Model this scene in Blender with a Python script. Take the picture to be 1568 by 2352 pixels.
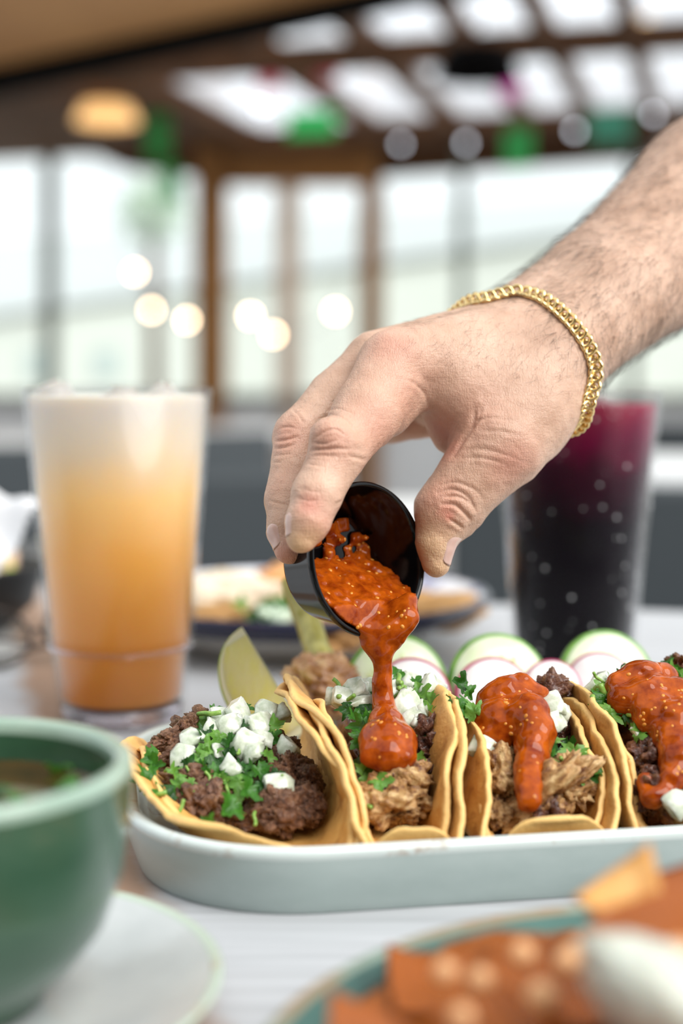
import bpy, bmesh, math, random
import numpy as np
from mathutils import Vector, Matrix, Euler, noise as mnoise
from mathutils.bvhtree import BVHTree

for _o in list(bpy.data.objects):
    bpy.data.objects.remove(_o, do_unlink=True)
SC = bpy.context.scene
COL = SC.collection
RNG = random.Random(7)
PI = math.pi

# ------------------------------------------------------------------ camera, world, sun, exposure
FPX = 3267.0; CX, CY = 784.0, 1176.0
TH = math.atan(306.0 / FPX)
CAM = Vector((0, 0, 0.163))
FWD = Vector((0, math.cos(TH), -math.sin(TH)))
UP = Vector((0, math.sin(TH), math.cos(TH)))
RIGHT = Vector((1, 0, 0))
cd = bpy.data.cameras.new('camera')
cam = bpy.data.objects.new('camera', cd); COL.objects.link(cam)
cam.location = CAM
cam.rotation_euler = (PI / 2 - TH, 0, 0)
cd.sensor_fit = 'VERTICAL'; cd.sensor_height = 36.0; cd.sensor_width = 24.0; cd.lens = 50.0
cd.clip_start = 0.01; cd.clip_end = 200
cd.dof.use_dof = True; cd.dof.focus_distance = 0.498; cd.dof.aperture_fstop = 4.0
SC.camera = cam

world = bpy.data.worlds.new('overcast_sky'); SC.world = world
world.use_nodes = True
wn = world.node_tree
bg = wn.nodes['Background']
bg.inputs['Color'].default_value = (0.93, 0.97, 1.0, 1)
bg.inputs['Strength'].default_value = 1.22

sd = bpy.data.lights.new('sun', 'SUN'); sd.energy = 4.0; sd.angle = math.radians(48); sd.color = (1.0, 0.965, 0.92)
sun = bpy.data.objects.new('sun', sd); COL.objects.link(sun)
sun.rotation_euler = Vector((-0.62, 0.52, -0.80)).to_track_quat('-Z', 'Y').to_euler()

SC.view_settings.view_transform = 'Standard'
SC.view_settings.look = 'None'
SC.view_settings.gamma = 1.0
SC.view_settings.use_curve_mapping = False
SC.view_settings.exposure = 0.12

# ------------------------------------------------------------------ helpers
def P(px, py, d):
    return CAM + d * (FWD + RIGHT * ((px - CX) / FPX) - UP * ((py - CY) / FPX))

def T(px, py, z=0.0):
    r = FWD + RIGHT * ((px - CX) / FPX) - UP * ((py - CY) / FPX)
    return CAM + r * ((z - CAM.z) / r.z)

ROT = math.radians(15)            # the dining room is turned against the camera
SA, CA = math.sin(ROT), math.cos(ROT)
def room(u, v, z):
    return Vector((u * CA + v * SA, -u * SA + v * CA, z))
def onwall(px, py, V):
    r = FWD + RIGHT * ((px - CX) / FPX) - UP * ((py - CY) / FPX)
    t = V / (r.x * SA + r.y * CA)
    p = CAM + r * t
    return (p.x * CA - p.y * SA, p.z)
FLOOR_Z = -0.75

def tag(o, label=None, cat=None, group=None, kind=None):
    if label: o['label'] = label
    if cat: o['category'] = cat
    if group: o['group'] = group
    if kind: o['kind'] = kind
    return o

def empty(name, loc=(0, 0, 0), rz=0.0):
    o = bpy.data.objects.new(name, None); COL.objects.link(o)
    o.location = loc; o.rotation_euler = (0, 0, rz); o.empty_display_size = 0.02
    return o

def attach(o, parent):
    o.parent = parent
    o.matrix_parent_inverse = parent.matrix_basis.inverted()
    return o

def newobj(name, me, mat=None, parent=None):
    o = bpy.data.objects.new(name, me); COL.objects.link(o)
    if mat is not None and len(me.materials) == 0:
        me.materials.append(mat)
    if parent is not None:
        attach(o, parent)
    return o

def mesh_np(name, verts, quads=None, tris=None, smooth=True):
    verts = np.asarray(verts, dtype=np.float32)
    me = bpy.data.meshes.new(name)
    nq = 0 if quads is None else len(quads); nt = 0 if tris is None else len(tris)
    me.vertices.add(len(verts)); me.vertices.foreach_set('co', verts.ravel())
    loops = []
    starts = []
    if nq:
        loops.append(np.asarray(quads, dtype=np.int32).ravel()); starts.append(np.arange(nq) * 4)
    if nt:
        loops.append(np.asarray(tris, dtype=np.int32).ravel()); starts.append(nq * 4 + np.arange(nt) * 3)
    loops = np.concatenate(loops); starts = np.concatenate(starts).astype(np.int32)
    me.loops.add(len(loops)); me.loops.foreach_set('vertex_index', loops)
    me.polygons.add(nq + nt); me.polygons.foreach_set('loop_start', starts)
    me.polygons.foreach_set('use_smooth', np.full(nq + nt, smooth, dtype=bool))
    me.update(calc_edges=True); me.validate()
    return me

def bm_mesh(name, bm, smooth=True):
    me = bpy.data.meshes.new(name)
    bmesh.ops.recalc_face_normals(bm, faces=bm.faces[:])
    bm.to_mesh(me); bm.free()
    for p in me.polygons: p.use_smooth = smooth
    return me

def grid_mesh(name, rings, closed_u=True, cap0=False, cap1=False, smooth=True):
    """rings: list of equal-length lists of points; joins neighbours with quads."""
    n = len(rings[0]); V = np.array([list(p) for r in rings for p in r])
    Q = []
    m = n if closed_u else n - 1
    for i in range(len(rings) - 1):
        for j in range(m):
            a = i * n + j; b = i * n + (j + 1) % n
            Q.append((a, b, b + n, a + n))
    T_ = []
    V = list(V)
    if cap0:
        c = len(V); V.append(np.mean(V[:n], axis=0))
        for j in range(n): T_.append((c, (j + 1) % n, j))
    if cap1:
        o = (len(rings) - 1) * n
        c = len(V); V.append(np.mean(V[o:o + n], axis=0))
        for j in range(n): T_.append((c, o + j, o + (j + 1) % n))
    return mesh_np(name, np.array(V), np.array(Q), np.array(T_) if T_ else None, smooth)

def lathe(name, prof, n=64, cap0=False, cap1=False, smooth=True):
    rings = []
    for r, z in prof:
        rings.append([(r * math.cos(2 * PI * j / n), r * math.sin(2 * PI * j / n), z) for j in range(n)])
    return grid_mesh(name, rings, True, cap0, cap1, smooth)

def tube_np(pts, rad, n=8, cap=True):
    """verts, quads, tris of a tube along pts with radii rad"""
    pts = [Vector(p) for p in pts]
    if not hasattr(rad, '__len__'): rad = [rad] * len(pts)
    V = []; Q = []; Tt = []
    prev = None
    for i, p in enumerate(pts):
        t = (pts[min(i + 1, len(pts) - 1)] - pts[max(i - 1, 0)]).normalized()
        if prev is None:
            a = t.orthogonal().normalized()
        else:
            a = prev - t * prev.dot(t)
            a = a.normalized() if a.length > 1e-9 else t.orthogonal().normalized()
        prev = a; b = t.cross(a)
        for j in range(n):
            w = 2 * PI * j / n
            V.append(p + (a * math.cos(w) + b * math.sin(w)) * rad[i])
    for i in range(len(pts) - 1):
        for j in range(n):
            Q.append((i * n + j, i * n + (j + 1) % n, (i + 1) * n + (j + 1) % n, (i + 1) * n + j))
    if cap:
        V.append(pts[0]); V.append(pts[-1])
        c0, c1 = len(V) - 2, len(V) - 1; o = (len(pts) - 1) * n
        for j in range(n):
            Tt.append((c0, (j + 1) % n, j)); Tt.append((c1, o + j, o + (j + 1) % n))
    return V, Q, Tt

def tube(name, pts, rad, n=8, cap=True):
    V, Q, Tt = tube_np(pts, rad, n, cap)
    return mesh_np(name, np.array([list(v) for v in V]), np.array(Q), np.array(Tt) if Tt else None)

def box_mesh(name, cx, cy, cz, sx, sy, sz, bev=0.0, rz=0.0):
    bm = bmesh.new()
    bmesh.ops.create_cube(bm, size=1.0)
    bmesh.ops.scale(bm, vec=(sx, sy, sz), verts=bm.verts)
    if bev > 0:
        bmesh.ops.bevel(bm, geom=bm.edges[:], offset=bev, segments=2, affect='EDGES', profile=0.6)
    if rz: bmesh.ops.rotate(bm, cent=(0, 0, 0), matrix=Matrix.Rotation(rz, 3, 'Z'), verts=bm.verts)
    bmesh.ops.translate(bm, vec=(cx, cy, cz), verts=bm.verts)
    return bm_mesh(name, bm, False)

def catmull(pts, per=8, closed=False):
    pts = [Vector(p) for p in pts]; n = len(pts); out = []
    rng = range(n if closed else n - 1)
    for i in rng:
        if closed:
            p0, p1, p2, p3 = pts[(i - 1) % n], pts[i], pts[(i + 1) % n], pts[(i + 2) % n]
        else:
            p0, p1, p2, p3 = pts[max(i - 1, 0)], pts[i], pts[i + 1], pts[min(i + 2, n - 1)]
        for k in range(per):
            t = k / per
            out.append(0.5 * ((2 * p1) + (p2 - p0) * t + (2 * p0 - 5 * p1 + 4 * p2 - p3) * t * t + (3 * p1 - p0 - 3 * p2 + p3) * t ** 3))
    if not closed: out.append(pts[-1])
    return out

# ---- numpy value noise
def _hash(ix, iy, iz, seed):
    h = (ix.astype(np.int64) * 374761393 + iy.astype(np.int64) * 668265263 + iz.astype(np.int64) * 2147483647 + seed * 144665) & 0x7fffffff
    h = ((h ^ (h >> 13)) * 1274126177) & 0x7fffffff
    h = h ^ (h >> 16)
    return (h & 0xffff) / 32767.5 - 1.0
def vnoise(p, seed=0):
    p = np.asarray(p, dtype=np.float64)
    i = np.floor(p).astype(np.int64); f = p - i
    f = f * f * f * (f * (f * 6 - 15) + 10)
    r = 0
    for dx in (0, 1):
        wx = f[..., 0] if dx else 1 - f[..., 0]
        for dy in (0, 1):
            wy = f[..., 1] if dy else 1 - f[..., 1]
            for dz in (0, 1):
                wz = f[..., 2] if dz else 1 - f[..., 2]
                r = r + wx * wy * wz * _hash(i[..., 0] + dx, i[..., 1] + dy, i[..., 2] + dz, seed)
    return r
def fbm(p, octv=3, seed=0):
    s = 0; a = 1.0; q = np.asarray(p, dtype=np.float64)
    for o in range(octv):
        s = s + a * vnoise(q, seed + o); a *= 0.5; q = q * 2.03 + 17.1
    return s

# ---- signed distance fields meshed with surface nets
class Field:
    def __init__(self, lo, hi, res):
        self.lo = np.array(lo, dtype=np.float64); self.res = res
        self.n = np.ceil((np.array(hi) - self.lo) / res).astype(int) + 1
        self.a = np.full(self.n, 0.03, dtype=np.float32)
    def copy(self):
        f = Field.__new__(Field); f.lo = self.lo; f.res = self.res; f.n = self.n; f.a = self.a.copy(); return f
    def sub(self, lo, hi):
        i0 = np.clip(np.floor((np.array(lo) - self.lo) / self.res).astype(int), 0, self.n)
        i1 = np.clip(np.ceil((np.array(hi) - self.lo) / self.res).astype(int) + 1, 0, self.n)
        sl = tuple(slice(a, b) for a, b in zip(i0, i1))
        ax = [self.lo[k] + self.res * np.arange(i0[k], i1[k]) for k in range(3)]
        return sl, ax
    def put(self, sl, d, k):
        b = self.a[sl]
        if k <= 0:
            self.a[sl] = np.minimum(b, d)
        else:
            h = np.maximum(k - np.abs(b - d), 0) / k
            self.a[sl] = np.minimum(b, d) - h * h * h * k / 6.0
    def cone(self, a, ra, b, rb, k=0.004, flat=None):
        a = np.array(a); b = np.array(b); m = max(ra, rb) + k + 0.004
        lo = np.minimum(a, b) - m; hi = np.maximum(a, b) + m
        sl, ax = self.sub(lo, hi)
        if min(len(x) for x in ax) == 0: return
        X = ax[0][:, None, None] - a[0]; Y = ax[1][None, :, None] - a[1]; Z = ax[2][None, None, :] - a[2]
        ba = b - a; L2 = float(ba @ ba) + 1e-12
        t = np.clip((X * ba[0] + Y * ba[1] + Z * ba[2]) / L2, 0, 1).astype(np.float32)
        dx = X - t * ba[0]; dy = Y - t * ba[1]; dz = Z - t * ba[2]
        d2 = dx * dx + dy * dy + dz * dz
        if flat is not None:
            w, s = flat; w = np.array(w); w = w / np.linalg.norm(w)
            c = dx * w[0] + dy * w[1] + dz * w[2]
            d2 = d2 + c * c * (s * s - 1)
        d = (np.sqrt(d2) - (ra + (rb - ra) * t)).astype(np.float32)
        self.put(sl, d, k)
    def chain(self, pts, k=0.004):
        for (p, r), (q, s) in zip(pts[:-1], pts[1:]): self.cone(p, r, q, s, k)
    def ell(self, c, r, R=None, k=0.004):
        c = np.array(c); r = np.array(r, dtype=float); m = max(r) + k + 0.003
        sl, ax = self.sub(c - m, c + m)
        if min(len(x) for x in ax) == 0: return
        X, Y, Z = np.meshgrid(ax[0] - c[0], ax[1] - c[1], ax[2] - c[2], indexing='ij')
        if R is not None:
            R = np.array(R)
            X, Y, Z = (R[0][0] * X + R[1][0] * Y + R[2][0] * Z, R[0][1] * X + R[1][1] * Y + R[2][1] * Z, R[0][2] * X + R[1][2] * Y + R[2][2] * Z)
        k0 = np.sqrt((X / r[0]) ** 2 + (Y / r[1]) ** 2 + (Z / r[2]) ** 2)
        k1 = np.sqrt((X / r[0] ** 2) ** 2 + (Y / r[1] ** 2) ** 2 + (Z / r[2] ** 2) ** 2) + 1e-9
        self.put(sl, (k0 * (k0 - 1) / k1).astype(np.float32), k)
    def noise(self, amp, scale, octv=2, seed=0, near=0.006):
        idx = np.nonzero(np.abs(self.a) < near)
        p = self.lo + np.stack(idx, -1) * self.res
        self.a[idx] += (amp * fbm(p * scale, octv, seed)).astype(np.float32)
    def mesh(self, name, iso=0.0):
        a = self.a - iso
        s = a < 0
        c = [s[:-1, :-1, :-1], s[1:, :-1, :-1], s[:-1, 1:, :-1], s[1:, 1:, :-1], s[:-1, :-1, 1:], s[1:, :-1, 1:], s[:-1, 1:, 1:], s[1:, 1:, 1:]]
        any_ = np.zeros_like(c[0]); all_ = np.ones_like(c[0])
        for q in c: any_ |= q; all_ &= q
        act = any_ & ~all_
        I, J, K = np.nonzero(act)
        idx = np.full(act.shape, -1, dtype=np.int32); idx[I, J, K] = np.arange(len(I))
        off = [(0, 0, 0), (1, 0, 0), (0, 1, 0), (1, 1, 0), (0, 0, 1), (1, 0, 1), (0, 1, 1), (1, 1, 1)]
        val = [a[I + o[0], J + o[1], K + o[2]].astype(np.float64) for o in off]
        acc = np.zeros((len(I), 3)); cnt = np.zeros(len(I))
        for e0, e1 in [(0, 1), (2, 3), (4, 5), (6, 7), (0, 2), (1, 3), (4, 6), (5, 7), (0, 4), (1, 5), (2, 6), (3, 7)]:
            v0, v1 = val[e0], val[e1]
            m = (v0 < 0) != (v1 < 0)
            t = np.where(m, v0 / np.where(m, v0 - v1, 1), 0)
            o0 = np.array(off[e0], float); o1 = np.array(off[e1], float)
            acc += np.where(m[:, None], o0 + t[:, None] * (o1 - o0), 0); cnt += m
        V = self.lo + (np.stack([I, J, K], -1) + acc / cnt[:, None]) * self.res
        Q = []
        for axn in range(3):
            sh = [slice(None)] * 3; sh2 = [slice(None)] * 3
            sh[axn] = slice(0, -1); sh2[axn] = slice(1, None)
            A = s[tuple(sh)]; B = s[tuple(sh2)]
            i, j, k = np.nonzero(A != B)
            o1, o2 = [x for x in range(3) if x != axn]
            g = np.stack([i, j, k], -1)
            ok = (g[:, o1] > 0) & (g[:, o2] > 0) & (g[:, o1] < act.shape[o1]) & (g[:, o2] < act.shape[o2])
            g = g[ok]
            def cell(d1, d2):
                h = g.copy(); h[:, o1] -= d1; h[:, o2] -= d2
                return idx[h[:, 0], h[:, 1], h[:, 2]]
            q = np.stack([cell(1, 1), cell(0, 1), cell(0, 0), cell(1, 0)], -1)
            neg = s[g[:, 0], g[:, 1], g[:, 2]]
            if axn == 1: neg = ~neg
            q[~neg] = q[~neg][:, ::-1]
            Q.append(q)
        return V, np.concatenate(Q)

def smooth_np(V, Q, it=2, lam=0.5):
    E = np.concatenate([Q[:, [0, 1]], Q[:, [1, 2]], Q[:, [2, 3]], Q[:, [3, 0]]])
    for _ in range(it):
        S = np.zeros_like(V); N = np.zeros(len(V))
        for c in range(3):
            S[:, c] = np.bincount(E[:, 0], V[E[:, 1], c], len(V)) + np.bincount(E[:, 1], V[E[:, 0], c], len(V))
        N = np.bincount(E[:, 0], minlength=len(V)) + np.bincount(E[:, 1], minlength=len(V))
        V = V + lam * (S / np.maximum(N, 1)[:, None] - V)
    return V

def vnormals(V, Q):
    n = np.cross(V[Q[:, 2]] - V[Q[:, 0]], V[Q[:, 3]] - V[Q[:, 1]])
    N = np.zeros_like(V)
    for c in range(3):
        for k in range(4):
            N[:, c] += np.bincount(Q[:, k], n[:, c], len(V))
    return N / (np.linalg.norm(N, axis=1)[:, None] + 1e-12)

# ------------------------------------------------------------------ materials
def S(node, key, val):
    if key in node.inputs: node.inputs[key].default_value = val

def pmat(name, col, rough=0.5, col2=None, nscale=40.0, detail=4.0, lo=0.35, hi=0.65, stretch=None, bump=0.0, bscale=200.0, bdetail=3.0,
         sss=0.0, sssr=(1, 0.4, 0.2), sscale=0.002, metal=0.0, coat=0.0, spec=0.5, trans=0.0, ior=1.45, alpha=1.0, emit=None, estr=0.0, rough2=None, col3=None):
    m = bpy.data.materials.new(name); m.use_nodes = True
    nt = m.node_tree; b = nt.nodes['Principled BSDF']; L = nt.links
    c4 = lambda c: (c[0], c[1], c[2], 1)
    S(b, 'Base Color', c4(col)); S(b, 'Roughness', rough); S(b, 'Metallic', metal); S(b, 'Coat Weight', coat); S(b, 'Coat Roughness', 0.05)
    S(b, 'Specular IOR Level', spec); S(b, 'Transmission Weight', trans); S(b, 'IOR', ior); S(b, 'Alpha', alpha)
    if sss > 0:
        S(b, 'Subsurface Weight', sss); S(b, 'Subsurface Radius', sssr); S(b, 'Subsurface Scale', sscale)
    if emit is not None:
        S(b, 'Emission Color', c4(emit)); S(b, 'Emission Strength', estr)
    tc = nt.nodes.new('ShaderNodeTexCoord')
    src = tc.outputs['Object']
    if stretch is not None:
        mp = nt.nodes.new('ShaderNodeMapping'); mp.inputs['Scale'].default_value = stretch[:3]
        if len(stretch) > 3: mp.inputs['Rotation'].default_value = (0, 0, stretch[3])
        L.new(src, mp.inputs['Vector']); src = mp.outputs['Vector']
    if col2 is not None:
        nz = nt.nodes.new('ShaderNodeTexNoise'); S(nz, 'Scale', nscale); S(nz, 'Detail', detail); S(nz, 'Roughness', 0.6)
        L.new(src, nz.inputs['Vector'])
        cr = nt.nodes.new('ShaderNodeValToRGB'); L.new(nz.outputs[0], cr.inputs[0])
        cr.color_ramp.elements[0].position = lo; cr.color_ramp.elements[0].color = c4(col)
        cr.color_ramp.elements[1].position = hi; cr.color_ramp.elements[1].color = c4(col2)
        if col3 is not None:
            e = cr.color_ramp.elements.new((lo + hi) / 2); e.color = c4(col3)
        L.new(cr.outputs[0], b.inputs['Base Color'])
        if rough2 is not None:
            mr = nt.nodes.new('ShaderNodeMapRange'); L.new(nz.outputs[0], mr.inputs[0])
            mr.inputs[1].default_value = lo; mr.inputs[2].default_value = hi; mr.inputs[3].default_value = rough; mr.inputs[4].default_value = rough2
            L.new(mr.outputs[0], b.inputs['Roughness'])
    if bump > 0:
        nz2 = nt.nodes.new('ShaderNodeTexNoise'); S(nz2, 'Scale', bscale); S(nz2, 'Detail', bdetail)
        L.new(src, nz2.inputs['Vector'])
        bp = nt.nodes.new('ShaderNodeBump'); S(bp, 'Strength', bump); S(bp, 'Distance', 0.001)
        L.new(nz2.outputs[0], bp.inputs['Height']); L.new(bp.outputs[0], b.inputs['Normal'])
    return m

def clear_mat(name, tint=(1, 1, 1), gloss=0.05, ior=1.45, haze=0.0):
    """thin clear plastic or glass: see-through with fresnel reflection"""
    m = bpy.data.materials.new(name); m.use_nodes = True
    nt = m.node_tree; nt.nodes.clear(); L = nt.links
    out = nt.nodes.new('ShaderNodeOutputMaterial')
    tr = nt.nodes.new('ShaderNodeBsdfTransparent'); tr.inputs[0].default_value = (*tint, 1)
    gl = nt.nodes.new('ShaderNodeBsdfGlossy'); gl.inputs['Roughness'].default_value = gloss
    lw = nt.nodes.new('ShaderNodeLayerWeight'); lw.inputs['Blend'].default_value = 0.5
    pw = nt.nodes.new('ShaderNodeMath'); pw.operation = 'POWER'; pw.inputs[1].default_value = 4.0; L.new(lw.outputs['Facing'], pw.inputs[0])
    fr = nt.nodes.new('ShaderNodeMath'); fr.operation = 'MULTIPLY_ADD'; fr.inputs[1].default_value = 0.6; fr.inputs[2].default_value = ((ior - 1) / (ior + 1)) ** 2 * 0.15; L.new(pw.outputs[0], fr.inputs[0])
    mx = nt.nodes.new('ShaderNodeMixShader')
    L.new(fr.outputs[0], mx.inputs[0]); L.new(tr.outputs[0], mx.inputs[1]); L.new(gl.outputs[0], mx.inputs[2])
    last = mx
    if haze > 0:
        df = nt.nodes.new('ShaderNodeBsdfTranslucent'); df.inputs[0].default_value = (0.9, 0.92, 0.95, 1)
        m2 = nt.nodes.new('ShaderNodeMixShader'); m2.inputs[0].default_value = haze
        L.new(mx.outputs[0], m2.inputs[1]); L.new(df.outputs[0], m2.inputs[2]); last = m2
    L.new(last.outputs[0], out.inputs[0])
    return m
# ------------------------------------------------------------------ setting
M = {}
M['floor'] = pmat('concrete_floor', (0.30, 0.30, 0.30), 0.5, (0.40, 0.40, 0.39), 3.0)
M['brown'] = pmat('stained_timber', (0.22, 0.095, 0.030), 0.6, (0.32, 0.15, 0.05), 4.0, stretch=(1, 1, 8), spec=0.1)
M['brownd'] = pmat('dark_timber', (0.060, 0.028, 0.014), 0.7, (0.095, 0.045, 0.022), 4.0, spec=0.06)
M['tan'] = pmat('pale_timber', (0.62, 0.47, 0.36), 0.55, (0.72, 0.58, 0.46), 5.0)
M['soffit'] = pmat('plywood_soffit', (0.40, 0.20, 0.075), 0.6, (0.48, 0.25, 0.095), 2.0)
M['black'] = pmat('black_paint', (0.003, 0.0025, 0.0025), 0.7, spec=0.04)
M['mullion'] = pmat('grey_green_metal', (0.10, 0.11, 0.085), 0.5)
M['glass'] = clear_mat('window_glass', (0.97, 0.99, 0.98), 0.02)
M['poly'] = clear_mat('ribbed_translucent_sheet', (0.93, 0.95, 0.97), 0.2, haze=0.35)
M['cream'] = pmat('cream_render', (0.60, 0.62, 0.57), 0.8, (0.66, 0.68, 0.62), 1.0)
M['whitewall'] = pmat('white_siding', (0.64, 0.67, 0.68), 0.7)
M['paving'] = pmat('pale_paving', (0.62, 0.63, 0.62), 0.8, (0.7, 0.7, 0.69), 0.6)
M['greywall'] = pmat('grey_panelling', (0.62, 0.63, 0.63), 0.6, (0.7, 0.7, 0.7), 2.0)

def quad_slab(name, pts, zt, thick, mat):
    bm = bmesh.new()
    a = [bm.verts.new((p[0], p[1], zt)) for p in pts]; b = [bm.verts.new((p[0], p[1], zt - thick)) for p in pts]
    bm.faces.new(a); bm.faces.new(b[::-1]); n = len(pts)
    for i in range(n): bm.faces.new((a[i], a[(i + 1) % n], b[(i + 1) % n], b[i]))
    return newobj(name, bm_mesh(name, bm, False), mat)

def slab_uvz(name, poly, v0, v1, mat, parent=None):
    """polygon in (u, z) of the room, extruded from depth v0 to v1"""
    bm = bmesh.new()
    a = [bm.verts.new(room(u, v0, z)) for u, z in poly]; b = [bm.verts.new(room(u, v1, z)) for u, z in poly]
    bm.faces.new(a); bm.faces.new(b[::-1]); n = len(poly)
    for i in range(n): bm.faces.new((a[i], a[(i + 1) % n], b[(i + 1) % n], b[i]))
    return newobj(name, bm_mesh(name, bm, False), mat, parent)

def wallpoly(name, px, V, thick, mat, parent=None, v0=None):
    return slab_uvz(name, [onwall(x, y, V) for x, y in px], V if v0 is None else v0, V + thick, mat, parent)

def st(o): o['kind'] = 'structure'; return o

st(quad_slab('floor', [room(-6, -3, 0), room(6, -3, 0), room(6, 8.3, 0), room(-6, 8.3, 0)], FLOOR_Z, 0.1, M['floor']))
st(quad_slab('ground_outside', [room(-25, 8.3, 0), room(25, 8.3, 0), room(25, 40, 0), room(-25, 40, 0)], FLOOR_Z - 0.12, 0.1, M['paving']))

V8 = 8.0
st(slab_uvz('unseen_wall_front', [(-5, FLOOR_Z), (5, FLOOR_Z), (5, 2.3), (-5, 2.3)], -2.5, -2.35, pmat('brown_panelled_wall', (0.10, 0.065, 0.045), 0.7, (0.15, 0.10, 0.07), 3.0)))  # unseen wall behind the camera, added to cut sky fill and darken reflections
wb = st(wallpoly('wall_back', [(-700, 915), (2300, 915), (2300, 1140), (-700, 1165)], V8, 0.12, M['greywall']))
st(wallpoly('trim_1', [(446, 60), (506, 60), (506, 1160), (446, 1160)], V8 - 0.06, 0.14, M['brown']))
st(wallpoly('trim_2', [(826, 60), (867, 60), (867, 1160), (826, 1160)], V8 - 0.06, 0.14, M['brown']))
st(wallpoly('trim_3', [(96, 200), (119, 200), (119, 1160), (96, 1160)], V8 - 0.02, 0.08, M['mullion']))
st(wallpoly('trim_4', [(1048, 330), (1068, 330), (1068, 1160), (1048, 1160)], V8 - 0.02, 0.08, M['mullion']))
st(wallpoly('trim_5', [(1440, 300), (1462, 300), (1462, 1160), (1440, 1160)], V8 - 0.02, 0.08, M['mullion']))
st(wallpoly('trim_6', [(1640, 100), (1690, 100), (1690, 1160), (1640, 1160)], V8 - 0.06, 0.14, M['brown']))
st(wallpoly('wall_left', [(-700, 60), (452, 60), (452, 405), (275, 385), (120, 312), (-10, 258), (-700, -30)], V8, 0.1, M['brownd']))
st(wallpoly('wall_right', [(862, 200), (2300, 60), (2300, 330), (1440, 365), (862, 405)], V8, 0.1, M['brownd']))
dw = empty('door_1', room(*onwall(665, 1100, V8)[:1], V8, FLOOR_Z)); st(dw)
wallpoly('door_frame', [(498, 305), (832, 305), (832, 425), (498, 425)], V8, 0.08, M['brown'], dw)
wallpoly('door_stile', [(634, 425), (684, 425), (684, 1160), (634, 1160)], V8, 0.06, M['tan'], dw)
wallpoly('door_rail', [(498, 905), (832, 905), (832, 935), (498, 935)], V8, 0.06, M['mullion'], dw)
wallpoly('pane', [(498, 425), (634, 425), (634, 905), (498, 905)], V8 + 0.03, 0.01, M['glass'], dw)
wallpoly('pane', [(684, 425), (832, 425), (832, 905), (684, 905)], V8 + 0.03, 0.01, M['glass'], dw)
for i, (a, b, t0, t1) in enumerate([(-300, 96, 150, 305), (119, 450, 312, 405), (863, 1048, 405, 392), (1068, 1440, 391, 366), (1462, 1640, 366, 356)]):
    w = empty('window_%d' % (i + 1), room(onwall((a + b) / 2, 915, V8)[0], V8, onwall((a + b) / 2, 915, V8)[1])); st(w)
    wallpoly('pane', [(a, t0), (b, t1), (b, 915), (a, 915)], V8 + 0.04, 0.01, M['glass'], w)
    wallpoly('window_sill', [(a, 905), (b, 905), (b, 925), (a, 925)], V8 - 0.05, 0.1, M['mullion'], w)

# roof with rafters and ribbed see-through sheets
ZR = 1.483
ceil = empty('ceiling', room(0, 6.4, ZR)); st(ceil)
def uat(px, v):
    return onwall(px, 330, v)[0]
bays = [(610, 872), (892, 1055), (1076, 1222), (1238, 1354), (1376, 1492), (1518, 1635), (1660, 1780)]
edges = []
for a, b in bays: edges += [uat(a, V8), uat(b, V8)]
def box_uvz(name, u0, u1, v0, v1, z0, z1, mat, parent):
    return slab_uvz(name, [(u0, z0), (u1, z0), (u1, z1), (u0, z1)], v0, v1, mat, parent)
us = [uat(a, V8) for a, b in bays]; ue = [uat(b, V8) for a, b in bays]
prev = None
for i in range(len(bays)):
    u0 = (ue[i - 1] if i else us[0] - 0.12); u1 = us[i]
    box_uvz('rafter', u0, u1, 4.7, V8 + 0.1, ZR, ZR + 0.12, M['brownd'], ceil)
    for va, vb in ((4.7, 5.84), (6.0, 7.75)):
        box_uvz('skylight_sheet', us[i], ue[i], va, vb, ZR + 0.10, ZR + 0.11, M['poly'], ceil)
box_uvz('rafter', ue[-1], ue[-1] + 2.0, 4.7, V8 + 0.1, ZR, ZR + 0.12, M['brownd'], ceil)
box_uvz('purlin', us[0] - 0.1, ue[-1] + 1, 5.84, 6.0, ZR - 0.02, ZR + 0.08, M['brownd'], ceil)
box_uvz('purlin', us[0] - 0.1, ue[-1] + 1, 7.75, V8 + 0.1, ZR - 0.02, ZR + 0.08, M['brownd'], ceil)
# boarded bays further along
ub = us[0] - 0.12
for k in range(9):
    w = 0.42
    mat = M['brownd']
    if k == 99:
        box_uvz('roof_board', ub - w, ub - 0.01, 4.7, 5.6, ZR + 0.02, ZR + 0.08, M['brownd'], ceil)
        box_uvz('skylight_sheet', ub - w, ub - 0.01, 5.6, 7.3, ZR + 0.06, ZR + 0.07, M['poly'], ceil)
        box_uvz('roof_board', ub - w, ub - 0.01, 7.3, V8 + 0.1, ZR + 0.02, ZR + 0.08, M['brownd'], ceil)
    else:
        box_uvz('roof_board', ub - w * (k + 1), ub - w * k - 0.01, 4.7, V8 + 0.1, ZR + 0.02, ZR + 0.08, M['brownd'], ceil)
st(wallpoly('trim_7', [(-700, 355), (1500, -125), (1500, -165), (-700, 280)], 4.75, 0.12, M['black']))
# sloping plywood soffit in front of the beam
def soff():
    lo = [onwall(-700, 318, 4.75), onwall(1500, -148, 4.75)]
    bm = bmesh.new()
    a = room(lo[0][0], 4.75, lo[0][1] + 0.03); b = room(lo[1][0], 4.75, lo[1][1] + 0.03)
    c = room(lo[1][0], 2.6, lo[1][1] + 0.13); d = room(lo[0][0], 2.6, lo[0][1] + 0.13)
    up = Vector((0, 0, 0.04))
    vs = [bm.verts.new(p) for p in (a, b, c, d)]; vt = [bm.verts.new(p + up) for p in (a, b, c, d)]
    bm.faces.new(vs); bm.faces.new(vt[::-1])
    for i in range(4): bm.faces.new((vs[i], vs[(i + 1) % 4], vt[(i + 1) % 4], vt[i]))
    return st(newobj('ceiling_soffit', bm_mesh('ceiling_soffit', bm, False), M['soffit']))
soff()

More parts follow.
